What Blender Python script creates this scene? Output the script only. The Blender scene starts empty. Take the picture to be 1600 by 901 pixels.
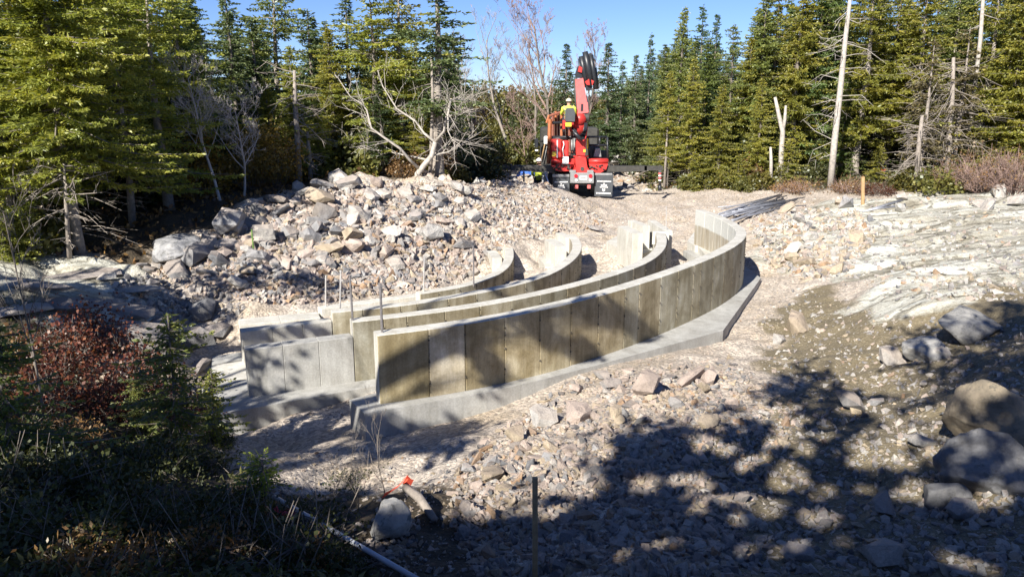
import bpy, bmesh, math, random
import numpy as np
from mathutils import Vector, Matrix, Euler

scene = bpy.context.scene
col = scene.collection
random.seed(11)
rng = np.random.default_rng(11)

# ------------------------------------------------------------------ camera
F, PITCH, CAMZ = 1230.0, math.radians(13.5), 4.0
cam_data = bpy.data.cameras.new('camera')
cam_data.sensor_width = 36.0
cam_data.lens = F / 1600.0 * 36.0
cam_data.clip_start = 0.05
cam_data.clip_end = 3000.0
cam = bpy.data.objects.new('camera', cam_data)
col.objects.link(cam)
cam.location = (0, 0, CAMZ)
cam.rotation_euler = (math.radians(90) - PITCH, 0, 0)
scene.camera = cam

# ------------------------------------------------------------------ light
SUN_EL = math.radians(35)
SH = np.array([0.49, 0.872]); SH = SH / np.linalg.norm(SH)      # horizontal heading of the shadows
TO_SUN = np.array([-SH[0] * math.cos(SUN_EL), -SH[1] * math.cos(SUN_EL), math.sin(SUN_EL)])
world = bpy.data.worlds.new('World')
scene.world = world
world.use_nodes = True
wn = world.node_tree
for n in list(wn.nodes): wn.nodes.remove(n)
sky = wn.nodes.new('ShaderNodeTexSky')
sky.sky_type = 'NISHITA'
sky.sun_disc = False
sky.sun_elevation = SUN_EL
sky.sun_rotation = math.atan2(TO_SUN[0], TO_SUN[1]) % (2 * math.pi)
sky.altitude = 600
sky.air_density = 0.8
sky.dust_density = 0.0
sky.ozone_density = 2.5
bg = wn.nodes.new('ShaderNodeBackground')
bg.inputs['Strength'].default_value = 0.05
wo = wn.nodes.new('ShaderNodeOutputWorld')
tint = wn.nodes.new('ShaderNodeMix'); tint.data_type = 'RGBA'; tint.blend_type = 'MULTIPLY'; tint.inputs[0].default_value = 1.0; tint.inputs[7].default_value = (0.80, 0.93, 1.30, 1)
wn.links.new(sky.outputs[0], tint.inputs[6]); wn.links.new(tint.outputs[2], bg.inputs['Color'])
wn.links.new(bg.outputs[0], wo.inputs['Surface'])
sun_data = bpy.data.lights.new('sun', 'SUN')
sun_data.energy = 5.0
sun_data.angle = math.radians(0.53)
sun_data.color = (1.0, 0.95, 0.87)
sun = bpy.data.objects.new('sun', sun_data)
col.objects.link(sun)
sun.rotation_euler = Vector(TO_SUN).to_track_quat('Z', 'Y').to_euler()
scene.view_settings.view_transform = 'Standard'
scene.view_settings.look = 'None'
scene.view_settings.exposure = 1.1
scene.view_settings.gamma = 1.0

# ------------------------------------------------------------------ helpers
CP, SP = math.cos(PITCH), math.sin(PITCH)
def ray(px, py):
    px = np.asarray(px, float); py = np.asarray(py, float)
    x = (px - 800) / F; u = (450.5 - py) / F
    return np.stack([x, CP + u * SP, -SP + u * CP], -1)
def up(px, py, z):                      # where the line of sight through a photo point meets height z
    d = ray(px, py); t = (z - CAMZ) / d[..., 2]
    p = d * t[..., None] if d.ndim > 1 else d * t
    return p + np.array([0, 0, CAMZ])
def at(px, py, D):                      # where it meets the vertical plane Y = D
    d = ray(px, py); return d * (D / d[1]) + np.array([0, 0, CAMZ])

def vnoise(x, y, seed=0):
    xi = np.floor(x).astype(np.int64); yi = np.floor(y).astype(np.int64)
    xf = x - xi; yf = y - yi
    xf = xf * xf * (3 - 2 * xf); yf = yf * yf * (3 - 2 * yf)
    def h(a, b):
        n = (a * 374761393 + b * 668265263 + seed * 974711) & 0xffffffff
        n = ((n ^ (n >> 13)) * 1274126177) & 0xffffffff
        return ((n ^ (n >> 16)) & 0xffff) / 65535.0
    a = h(xi, yi); b = h(xi + 1, yi); c = h(xi, yi + 1); d = h(xi + 1, yi + 1)
    return (a * (1 - xf) + b * xf) * (1 - yf) + (c * (1 - xf) + d * xf) * yf
def fbm(x, y, oct=4, seed=0):
    s = 0; a = 0.5; t = 0
    for i in range(oct):
        s = s + a * vnoise(x * 2 ** i, y * 2 ** i, seed + i * 17); t += a; a *= 0.5
    return s / t
def inside(X, Y, poly):
    r = np.zeros(np.shape(X), bool); n = len(poly)
    for i in range(n):
        x1, y1 = poly[i]; x2, y2 = poly[(i + 1) % n]
        c = ((y1 > Y) != (y2 > Y)) & (X < (x2 - x1) * (Y - y1) / (y2 - y1 + 1e-12) + x1)
        r ^= c
    return r
def polydist(X, Y, poly, closed=True):
    d = np.full(np.shape(X), 1e9); n = len(poly)
    for i in range(n if closed else n - 1):
        a = np.array(poly[i], float); b = np.array(poly[(i + 1) % n], float); ab = b - a
        t = np.clip(((X - a[0]) * ab[0] + (Y - a[1]) * ab[1]) / (ab @ ab + 1e-9), 0, 1)
        d = np.minimum(d, np.hypot(X - a[0] - t * ab[0], Y - a[1] - t * ab[1]))
    return d
def pmask(X, Y, poly, soft, jit=0.5, seed=3):
    d = polydist(X, Y, poly); d = np.where(inside(X, Y, poly), d, -d)
    d = d + (fbm(X * 1.1, Y * 1.1, 4, seed) - 0.5) * 2 * jit
    return np.clip(d / soft * 0.5 + 0.5, 0, 1)
def wpoly(pts, z=0.3): return [tuple(up(a, b, z)[:2]) for a, b in pts]

def tag(o, label=None, cat=None, group=None, kind=None):
    if label: o['label'] = label
    if cat: o['category'] = cat
    if group: o['group'] = group
    if kind: o['kind'] = kind
    return o
def empty(name, loc, rz=0.0, label=None, cat=None, group=None):
    o = bpy.data.objects.new(name, None); col.objects.link(o)
    o.empty_display_size = 0.2
    o.location = tuple(float(v) for v in loc); o.rotation_euler = (0, 0, rz)
    return tag(o, label, cat, group)
def link(name, me, parent=None, mats=None):
    o = bpy.data.objects.new(name, me); col.objects.link(o)
    if parent is not None: o.parent = parent
    if mats:
        for m in (mats if isinstance(mats, (list, tuple)) else [mats]): me.materials.append(m)
    return o
def npmesh(name, V, faces_list, smooth=False, colr=None, matidx=None):
    """V (n,3); faces_list: list of (m,k) int arrays"""
    me = bpy.data.meshes.new(name)
    V = np.asarray(V, np.float32)
    me.vertices.add(len(V)); me.vertices.foreach_set('co', V.ravel())
    loops = np.concatenate([np.asarray(f, np.int32).ravel() for f in faces_list])
    starts = []; s = 0
    for f in faces_list:
        m, k = np.shape(f); starts.append(s + np.arange(m) * k); s += m * k
    starts = np.concatenate(starts).astype(np.int32)
    me.loops.add(len(loops)); me.loops.foreach_set('vertex_index', loops)
    me.polygons.add(len(starts)); me.polygons.foreach_set('loop_start', starts)
    me.polygons.foreach_set('use_smooth', np.full(len(starts), smooth))
    if matidx is not None: me.polygons.foreach_set('material_index', np.asarray(matidx, np.int32))
    me.update(calc_edges=True)
    if colr is not None:
        a = me.color_attributes.new('Col', 'FLOAT_COLOR', 'POINT')
        c = np.ones((len(V), 4), np.float32); c[:, :3] = colr
        a.data.foreach_set('color', c.ravel())
    return me

class MB:
    """collects simple shapes and links them as one mesh object"""
    def __init__(s): s.v = []; s.f = []; s.m = []
    def add(s, vs, fs, mi=0):
        o = len(s.v); s.v += [tuple(map(float, v)) for v in vs]
        for f in fs: s.f.append(tuple(i + o for i in f)); s.m.append(mi)
        return s
    def box(s, c, size, rot=None, mi=0, ch=0.0):
        hx, hy, hz = [k / 2 for k in size]
        if ch <= 0:
            vs = [(x, y, z) for z in (-hz, hz) for y in (-hy, hy) for x in (-hx, hx)]
            fs = [(0, 2, 3, 1), (4, 5, 7, 6), (0, 1, 5, 4), (2, 6, 7, 3), (0, 4, 6, 2), (1, 3, 7, 5)]
        else:
            bm = bmesh.new(); bmesh.ops.create_cube(bm, size=1)
            for v in bm.verts: v.co = Vector((v.co.x * size[0], v.co.y * size[1], v.co.z * size[2]))
            bmesh.ops.bevel(bm, geom=list(bm.edges), offset=ch, segments=1, affect='EDGES')
            bm.verts.index_update()
            vs = [tuple(v.co) for v in bm.verts]; fs = [tuple(v.index for v in f.verts) for f in bm.faces]; bm.free()
        M = Matrix.Translation(Vector(tuple(float(k) for k in c)))
        if rot is not None: M = M @ Euler(rot).to_matrix().to_4x4()
        return s.add([M @ Vector(v) for v in vs], fs, mi)
    def tube(s, pts, rad, n=8, mi=0, cap=True):
        pts = [Vector(tuple(float(k) for k in p)) for p in pts]
        if not isinstance(rad, (list, tuple)): rad = [rad] * len(pts)
        vs = []; ref = Vector((0.13, 0.31, 0.94))
        for i, p in enumerate(pts):
            t = (pts[min(i + 1, len(pts) - 1)] - pts[max(i - 1, 0)])
            if t.length < 1e-9: t = Vector((0, 0, 1))
            t.normalize(); r = ref if abs(t.dot(ref)) < 0.95 else Vector((1, 0, 0))
            a = t.cross(r).normalized(); b = t.cross(a)
            for k in range(n):
                an = 2 * math.pi * k / n
                vs.append(p + (a * math.cos(an) + b * math.sin(an)) * rad[i])
        fs = [(i * n + k, i * n + (k + 1) % n, (i + 1) * n + (k + 1) % n, (i + 1) * n + k) for i in range(len(pts) - 1) for k in range(n)]
        if cap: fs += [tuple(reversed(range(n))), tuple(range((len(pts) - 1) * n, len(pts) * n))]
        return s.add(vs, fs, mi)
    def prism(s, poly, z0, z1, mi=0):
        n = len(poly); vs = [(x, y, z0) for x, y in poly] + [(x, y, z1) for x, y in poly]
        ar = sum(poly[i][0] * poly[(i + 1) % n][1] - poly[(i + 1) % n][0] * poly[i][1] for i in range(n))
        fs = [tuple(range(n, 2 * n)), tuple(reversed(range(n)))] + [(i, (i + 1) % n, n + (i + 1) % n, n + i) for i in range(n)]
        if ar < 0: fs = [tuple(reversed(f)) for f in fs]
        return s.add(vs, fs, mi)
    def slab(s, poly, y0, y1, mi=0):        # outline in x-z, thickness along y
        n = len(poly); vs = [(x, y0, z) for x, z in poly] + [(x, y1, z) for x, z in poly]
        ar = sum(poly[i][0] * poly[(i + 1) % n][1] - poly[(i + 1) % n][0] * poly[i][1] for i in range(n))
        fs = [tuple(range(n)), tuple(reversed(range(n, 2 * n)))] + [(i, n + i, n + (i + 1) % n, (i + 1) % n) for i in range(n)]
        if ar < 0: fs = [tuple(reversed(f)) for f in fs]
        return s.add(vs, fs, mi)
    def ball(s, c, r, seg=12, rings=8, zmin=-1.0, mi=0):
        r = r if isinstance(r, (list, tuple)) else (r, r, r); vs = []; lo = math.asin(zmin)
        for i in range(rings + 1):
            a = lo + (math.pi / 2 - lo) * i / rings
            for k in range(seg):
                b = 2 * math.pi * k / seg
                vs.append((c[0] + r[0] * math.cos(a) * math.cos(b), c[1] + r[1] * math.cos(a) * math.sin(b), c[2] + r[2] * math.sin(a)))
        fs = [(i * seg + k, i * seg + (k + 1) % seg, (i + 1) * seg + (k + 1) % seg, (i + 1) * seg + k) for i in range(rings) for k in range(seg)]
        return s.add(vs, fs, mi)
    def mesh(s, name, smooth=False):
        me = bpy.data.meshes.new(name); me.from_pydata(s.v, [], s.f); me.update()
        me.polygons.foreach_set('use_smooth', [smooth] * len(s.f)); me.polygons.foreach_set('material_index', s.m)
        return me
    def build(s, name, mats, parent=None, smooth=False):
        return link(name, s.mesh(name, smooth), parent, mats)
def copy_tree(o, parent=None):
    c = o.copy(); col.objects.link(c)
    if parent is not None: c.parent = parent
    for ch in CH.get(o.name, []):
        copy_tree(bpy.data.objects[ch], c)
    return c
CH = {}
def kids(o, *ch): CH[o.name] = [c.name for c in ch]

# ------------------------------------------------------------------ materials
def nm(name):
    m = bpy.data.materials.new(name); m.use_nodes = True; nt = m.node_tree
    for n in list(nt.nodes): nt.nodes.remove(n)
    out = nt.nodes.new('ShaderNodeOutputMaterial'); b = nt.nodes.new('ShaderNodeBsdfPrincipled')
    nt.links.new(b.outputs[0], out.inputs['Surface'])
    return m, nt, b
def N(nt, t, **k):
    n = nt.nodes.new(t)
    for a, v in k.items(): setattr(n, a, v)
    return n
def coord(nt, scale=(1, 1, 1), kind='Object'):
    tc = N(nt, 'ShaderNodeTexCoord'); mp = N(nt, 'ShaderNodeMapping'); mp.inputs['Scale'].default_value = scale
    nt.links.new(tc.outputs[kind], mp.inputs['Vector']); return mp.outputs[0]
def wcoord(nt, scale=(1, 1, 1)):
    g = N(nt, 'ShaderNodeNewGeometry'); mp = N(nt, 'ShaderNodeMapping'); mp.inputs['Scale'].default_value = scale
    nt.links.new(g.outputs['Position'], mp.inputs['Vector']); return mp.outputs[0]
def noise(nt, vec, scale, detail=4, rough=0.6, dist=0.0):
    n = N(nt, 'ShaderNodeTexNoise'); nt.links.new(vec, n.inputs['Vector'])
    n.inputs['Scale'].default_value = scale; n.inputs['Detail'].default_value = detail
    n.inputs['Roughness'].default_value = rough; n.inputs['Distortion'].default_value = dist
    return n.outputs['Fac']
def voro(nt, vec, scale, feat='F1', out='Distance'):
    n = N(nt, 'ShaderNodeTexVoronoi'); n.feature = feat; nt.links.new(vec, n.inputs['Vector']); n.inputs['Scale'].default_value = scale
    return n.outputs[out]
def ramp(nt, fac, stops):
    r = N(nt, 'ShaderNodeValToRGB'); nt.links.new(fac, r.inputs[0]); cr = r.color_ramp
    while len(cr.elements) < len(stops): cr.elements.new(0.5)
    for e, (p, c) in zip(cr.elements, stops): e.position = p; e.color = (*c, 1) if len(c) == 3 else c
    return r.outputs[0]
def mix(nt, fac, a, b, mode='MIX'):
    m = N(nt, 'ShaderNodeMix'); m.data_type = 'RGBA'; m.blend_type = mode
    for s, v in ((m.inputs[0], fac), (m.inputs[6], a), (m.inputs[7], b)):
        if isinstance(v, (int, float)): s.default_value = v
        elif isinstance(v, tuple): s.default_value = (*v, 1) if len(v) == 3 else v
        else: nt.links.new(v, s)
    return m.outputs[2]
def mul(nt, a, b, op='MULTIPLY'):
    m = N(nt, 'ShaderNodeMath'); m.operation = op
    for s, v in ((m.inputs[0], a), (m.inputs[1], b)):
        if isinstance(v, (int, float)): s.default_value = v
        else: nt.links.new(v, s)
    return m.outputs[0]
def bump(nt, b, h, strength=0.5, dist=0.02):
    n = N(nt, 'ShaderNodeBump'); n.inputs['Strength'].default_value = strength; n.inputs['Distance'].default_value = dist
    nt.links.new(h, n.inputs['Height']); nt.links.new(n.outputs[0], b.inputs['Normal'])
def lnk(nt, a, b): nt.links.new(a, b)

def simple(name, c, rough=0.6, metal=0.0, var=0.25, scale=6.0, bmp=0.0, world=False):
    m, nt, b = nm(name)
    v = wcoord(nt) if world else coord(nt)
    f = noise(nt, v, scale, 5, 0.65)
    dark = tuple(k * (1 - var) for k in c); lite = tuple(min(1, k * (1 + var)) for k in c)
    lnk(nt, ramp(nt, f, [(0.3, dark), (0.7, lite)]), b.inputs['Base Color'])
    b.inputs['Roughness'].default_value = rough; b.inputs['Metallic'].default_value = metal
    if bmp > 0: bump(nt, b, noise(nt, v, scale * 4, 4), bmp, 0.01)
    return m

def rock_mat(name, attr):
    m, nt, b = nm(name); v = wcoord(nt)
    if attr:
        a = N(nt, 'ShaderNodeAttribute'); a.attribute_name = 'Col'; base = a.outputs['Color']
    else:
        a = N(nt, 'ShaderNodeObjectInfo'); base = a.outputs['Color']
    f = noise(nt, v, 2.3 if not attr else 9.0, 6, 0.7)
    sp = ramp(nt, f, [(0.28, (0.55, 0.53, 0.52)), (0.5, (0.95, 0.95, 0.95)), (0.75, (1.3, 1.27, 1.2))])
    c = mix(nt, 1.0, base, sp, 'MULTIPLY')
    grain = ramp(nt, noise(nt, v, 60, 3, 0.8), [(0.35, (0.75, 0.75, 0.76)), (0.65, (1.15, 1.13, 1.1))])
    c = mix(nt, 1.0, c, grain, 'MULTIPLY')
    dust = ramp(nt, noise(nt, v, 1.1, 4, 0.6), [(0.45, (0, 0, 0)), (0.65, (1, 1, 1))])
    c = mix(nt, mul(nt, dust, 0.35), c, (0.36, 0.29, 0.22))
    g = N(nt, 'ShaderNodeNewGeometry'); sx = N(nt, 'ShaderNodeSeparateXYZ'); lnk(nt, g.outputs['Normal'], sx.inputs[0])
    upf = ramp(nt, mul(nt, sx.outputs[2], mul(nt, noise(nt, v, 7, 4), 0.5), 'ADD'), [(0.75, (0, 0, 0)), (1.25, (1, 1, 1))])
    c = mix(nt, mul(nt, upf, 0.38), c, (0.42, 0.33, 0.26))
    lnk(nt, c, b.inputs['Base Color']); b.inputs['Roughness'].default_value = 0.88
    bump(nt, b, mul(nt, noise(nt, v, 9, 8, 0.8), mul(nt, voro(nt, v, 7), 0.7), 'ADD'), 0.9, 0.06)
    return m
M_ROCK = rock_mat('rock', False); M_STONE = rock_mat('stones', True)

def boulder_mat():
    m, nt, b = nm('boulder'); v = wcoord(nt)
    a = N(nt, 'ShaderNodeObjectInfo')
    f = noise(nt, v, 3.0, 7, 0.72, 0.4)
    c = mix(nt, 1.0, a.outputs['Color'], ramp(nt, f, [(0.3, (0.45, 0.43, 0.40)), (0.5, (0.9, 0.9, 0.9)), (0.72, (1.6, 1.55, 1.45))]), 'MULTIPLY')
    lich = ramp(nt, noise(nt, v, 9, 5, 0.8), [(0.56, (0, 0, 0)), (0.62, (1, 1, 1))])
    c = mix(nt, mul(nt, lich, 0.6), c, (0.09, 0.09, 0.075))
    lnk(nt, c, b.inputs['Base Color']); b.inputs['Roughness'].default_value = 0.9
    bump(nt, b, noise(nt, v, 11, 8, 0.78), 0.9, 0.05)
    return m
M_BOULDER = boulder_mat()

def ground_mat():
    m, nt, b = nm('ground'); v = wcoord(nt)
    a = N(nt, 'ShaderNodeAttribute'); a.attribute_name = 'Col'
    sep = N(nt, 'ShaderNodeSeparateColor'); lnk(nt, a.outputs['Color'], sep.inputs[0])
    n1 = noise(nt, v, 0.9, 6, 0.65); n2 = noise(nt, v, 18, 5, 0.75); n3 = noise(nt, v, 70, 3, 0.8)
    cell = voro(nt, v, 26, 'F1', 'Color'); cd = voro(nt, v, 26)
    gravel = ramp(nt, n1, [(0.3, (0.40, 0.33, 0.24)), (0.5, (0.47, 0.41, 0.34)), (0.7, (0.54, 0.485, 0.41))])
    sc = N(nt, 'ShaderNodeSeparateColor'); lnk(nt, cell, sc.inputs[0])
    gravel = mix(nt, 1.0, gravel, ramp(nt, sc.outputs[0], [(0.0, (0.6, 0.58, 0.58)), (0.6, (1.0, 1.0, 1.0)), (1.0, (1.35, 1.3, 1.27))]), 'MULTIPLY')
    # ledge: white crystalline rock with dirty streaks in the hollows
    vs = wcoord(nt, (0.42, 1.1, 1.0)); s1 = noise(nt, vs, 0.75, 8, 0.62, 1.0); s2 = noise(nt, vs, 4.4, 6, 0.75, 0.6)
    led = ramp(nt, s1, [(0.34, (0.19, 0.17, 0.13)), (0.42, (0.33, 0.31, 0.25)), (0.48, (0.44, 0.425, 0.365)), (0.56, (0.55, 0.55, 0.495)), (0.75, (0.62, 0.63, 0.58))])
    led = mix(nt, 1.0, led, ramp(nt, s2, [(0.3, (0.55, 0.54, 0.5)), (0.5, (1, 1, 1)), (0.8, (1.12, 1.12, 1.1))]), 'MULTIPLY')
    ck = N(nt, 'ShaderNodeTexVoronoi'); ck.feature = 'DISTANCE_TO_EDGE'; ck.inputs['Scale'].default_value = 0.9
    wv = N(nt, 'ShaderNodeVectorMath'); wv.operation = 'ADD'; nv = N(nt, 'ShaderNodeTexNoise'); nv.inputs['Scale'].default_value = 1.6; nv.inputs['Detail'].default_value = 5; lnk(nt, v, nv.inputs['Vector'])
    lnk(nt, wcoord(nt, (0.6, 1.3, 0.6)), wv.inputs[0]); lnk(nt, nv.outputs['Color'], wv.inputs[1]); lnk(nt, wv.outputs[0], ck.inputs['Vector'])
    crack = ramp(nt, ck.outputs['Distance'], [(0.008, (0.28, 0.26, 0.22)), (0.045, (1, 1, 1))])
    led = mix(nt, 0.7, led, crack, 'MULTIPLY')
    led = mix(nt, 1.0, led, ramp(nt, noise(nt, v, 12, 6, 0.8), [(0.38, (0.75, 0.73, 0.69)), (0.55, (1.12, 1.12, 1.1))]), 'MULTIPLY')
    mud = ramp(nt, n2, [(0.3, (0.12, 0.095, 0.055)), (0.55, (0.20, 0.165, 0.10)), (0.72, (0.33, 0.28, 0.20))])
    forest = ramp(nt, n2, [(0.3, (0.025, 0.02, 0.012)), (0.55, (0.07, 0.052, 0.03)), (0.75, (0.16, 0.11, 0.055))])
    c = gravel
    # slope-independent masks come from the terrain itself
    nm_ = mul(nt, mul(nt, n1, 0.5, 'SUBTRACT'), 0.9)
    def msk(ch):
        s = mul(nt, mul(nt, sep.outputs[ch], nm_, 'ADD'), mul(nt, mul(nt, n2, 0.5, 'SUBTRACT'), 0.6), 'ADD')
        return ramp(nt, s, [(0.38, (0, 0, 0)), (0.6, (1, 1, 1))])
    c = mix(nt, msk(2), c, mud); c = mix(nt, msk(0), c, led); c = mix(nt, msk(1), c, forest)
    c = mix(nt, 1.0, c, ramp(nt, n3, [(0.35, (0.72, 0.72, 0.72)), (0.65, (1.18, 1.17, 1.15))]), 'MULTIPLY')
    lnk(nt, c, b.inputs['Base Color']); b.inputs['Roughness'].default_value = 0.92
    h = mul(nt, mul(nt, mul(nt, cd, -0.5), n2, 'ADD'), mul(nt, mul(nt, crack, sep.outputs[0]), 0.8), 'ADD')
    bump(nt, b, h, 0.8, 0.035)
    return m
M_GROUND = ground_mat()

def conc_mat(name, kind):
    m, nt, b = nm(name); v = wcoord(nt); oi = N(nt, 'ShaderNodeObjectInfo')
    st = noise(nt, wcoord(nt, (7, 7, 0.7)), 1.0, 6, 0.7); bl = noise(nt, v, 2.2, 5, 0.6, 0.5)
    if kind == 'stained':
        c = ramp(nt, mul(nt, mul(nt, st, 0.45), mul(nt, noise(nt, v, 1.7, 6, 0.62, 0.8), 0.55), 'ADD'), [(0.34, (0.15, 0.125, 0.08)), (0.46, (0.25, 0.22, 0.155)), (0.56, (0.34, 0.31, 0.24)), (0.68, (0.44, 0.42, 0.35))])
        c = mix(nt, 1.0, c, ramp(nt, bl, [(0.3, (0.7, 0.66, 0.56)), (0.55, (1.0, 1.0, 1.0)), (0.75, (1.25, 1.25, 1.24))]), 'MULTIPLY')
    elif kind == 'pale':
        c = ramp(nt, bl, [(0.3, (0.42, 0.405, 0.36)), (0.6, (0.54, 0.525, 0.475)), (0.8, (0.62, 0.605, 0.55))])
        c = mix(nt, 1.0, c, ramp(nt, st, [(0.3, (0.82, 0.8, 0.74)), (0.6, (1.05, 1.05, 1.05))]), 'MULTIPLY')
    elif kind == 'grey':
        c = ramp(nt, bl, [(0.3, (0.29, 0.28, 0.255)), (0.6, (0.39, 0.385, 0.36)), (0.8, (0.47, 0.46, 0.43))])
        c = mix(nt, 1.0, c, ramp(nt, st, [(0.3, (0.8, 0.8, 0.78)), (0.6, (1.05, 1.05, 1.05))]), 'MULTIPLY')
    else:                                      # inner face: pale band above, brown form stain below
        g = N(nt, 'ShaderNodeNewGeometry'); sx = N(nt, 'ShaderNodeSeparateXYZ'); lnk(nt, g.outputs['Position'], sx.inputs[0])
        zz = mul(nt, sx.outputs[2], mul(nt, mul(nt, bl, 0.5, 'SUBTRACT'), 0.10), 'ADD')
        k = ramp(nt, zz, [(0.80, (0, 0, 0)), (0.84, (1, 1, 1))])
        brown = ramp(nt, st, [(0.3, (0.20, 0.165, 0.11)), (0.5, (0.33, 0.29, 0.22)), (0.7, (0.46, 0.44, 0.38))])
        c = mix(nt, k, brown, (0.50, 0.50, 0.46))
    if kind in ('stained',): c = mix(nt, 1.0, c, oi.outputs['Color'], 'MULTIPLY')
    bug = ramp(nt, voro(nt, v, 11), [(0.035, (0.35, 0.33, 0.3)), (0.06, (1, 1, 1))])
    c = mix(nt, 0.8, c, bug, 'MULTIPLY')
    gr = ramp(nt, noise(nt, v, 40, 4, 0.7), [(0.35, (0.86, 0.86, 0.86)), (0.65, (1.1, 1.1, 1.1))])
    c = mix(nt, 1.0, c, gr, 'MULTIPLY')
    lnk(nt, c, b.inputs['Base Color']); b.inputs['Roughness'].default_value = 0.8
    bump(nt, b, noise(nt, v, 25, 5, 0.7), 0.35, 0.008)
    return m
M_CS = conc_mat('stained_concrete', 'stained'); M_CP = conc_mat('pale_concrete', 'pale')
M_CI = conc_mat('banded_concrete', 'inner'); M_CG = conc_mat('grey_concrete', 'grey')

def leaf_mat(name, c1, c2, c3, trans=0.3, objvar=0.35):
    m = bpy.data.materials.new(name); m.use_nodes = True; nt = m.node_tree
    for n in list(nt.nodes): nt.nodes.remove(n)
    out = N(nt, 'ShaderNodeOutputMaterial'); a = N(nt, 'ShaderNodeAttribute'); a.attribute_name = 'Col'
    sep = N(nt, 'ShaderNodeSeparateColor'); lnk(nt, a.outputs['Color'], sep.inputs[0])
    oi = N(nt, 'ShaderNodeObjectInfo')
    c = ramp(nt, sep.outputs[0], [(0.0, c1), (0.5, c2), (1.0, c3)])
    c = mix(nt, 1.0, c, oi.outputs['Color'], 'MULTIPLY')
    d = N(nt, 'ShaderNodeBsdfDiffuse'); t = N(nt, 'ShaderNodeBsdfTranslucent'); g = N(nt, 'ShaderNodeBsdfGlossy')
    g.inputs['Roughness'].default_value = 0.45; g.inputs['Color'].default_value = (0.8, 0.85, 0.8, 1)
    lnk(nt, c, d.inputs['Color']); lnk(nt, mix(nt, 1.0, c, (1.3, 1.25, 0.6), 'MULTIPLY'), t.inputs['Color'])
    mx = N(nt, 'ShaderNodeMixShader'); mx.inputs[0].default_value = trans
    lnk(nt, d.outputs[0], mx.inputs[1]); lnk(nt, t.outputs[0], mx.inputs[2])
    m2 = N(nt, 'ShaderNodeMixShader'); m2.inputs[0].default_value = 0.04
    lnk(nt, mx.outputs[0], m2.inputs[1]); lnk(nt, g.outputs[0], m2.inputs[2]); lnk(nt, m2.outputs[0], out.inputs['Surface'])
    return m
M_NEEDLE = leaf_mat('needles', (0.09, 0.125, 0.035), (0.20, 0.235, 0.065), (0.36, 0.355, 0.10), 0.42)
M_NEEDLE_DARK = leaf_mat('dark_needles', (0.055, 0.085, 0.036), (0.12, 0.16, 0.065), (0.21, 0.24, 0.09))
M_NEEDLE_DEAD = leaf_mat('dying_needles', (0.07, 0.055, 0.03), (0.13, 0.11, 0.055), (0.22, 0.17, 0.07), 0.2)
M_RED = leaf_mat('red_leaves', (0.07, 0.022, 0.014), (0.15, 0.045, 0.028), (0.26, 0.11, 0.05), 0.35)
M_RUST = leaf_mat('rust_leaves', (0.09, 0.05, 0.025), (0.20, 0.11, 0.045), (0.36, 0.22, 0.08), 0.35)
M_YELLOW = leaf_mat('yellow_leaves', (0.10, 0.08, 0.02), (0.24, 0.17, 0.04), (0.42, 0.30, 0.08), 0.4)
M_OLIVE = leaf_mat('olive_leaves', (0.035, 0.045, 0.015), (0.08, 0.085, 0.03), (0.16, 0.15, 0.05), 0.3)
M_SHOOT = leaf_mat('bright_green_needles', (0.12, 0.16, 0.02), (0.25, 0.31, 0.04), (0.38, 0.42, 0.07), 0.4)
M_BARK = simple('bark', (0.17, 0.145, 0.12), 0.9, 0, 0.5, 14, 0.6)
M_BARK_PALE = simple('pale_bark', (0.26, 0.225, 0.19), 0.85, 0, 0.35, 12, 0.4)
M_BARK_SILVER = simple('silver_bark', (0.38, 0.345, 0.30), 0.85, 0, 0.35, 10, 0.4)
M_BARK_RED = simple('reddish_twigs', (0.25, 0.17, 0.14), 0.9, 0, 0.4, 10, 0.3)
M_WOOD = simple('stake_wood', (0.42, 0.27, 0.13), 0.75, 0, 0.25, 18, 0.3)
M_WOOD_DARK = simple('weathered_stake_wood', (0.36, 0.25, 0.13), 0.8, 0, 0.3, 18, 0.3)
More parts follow.
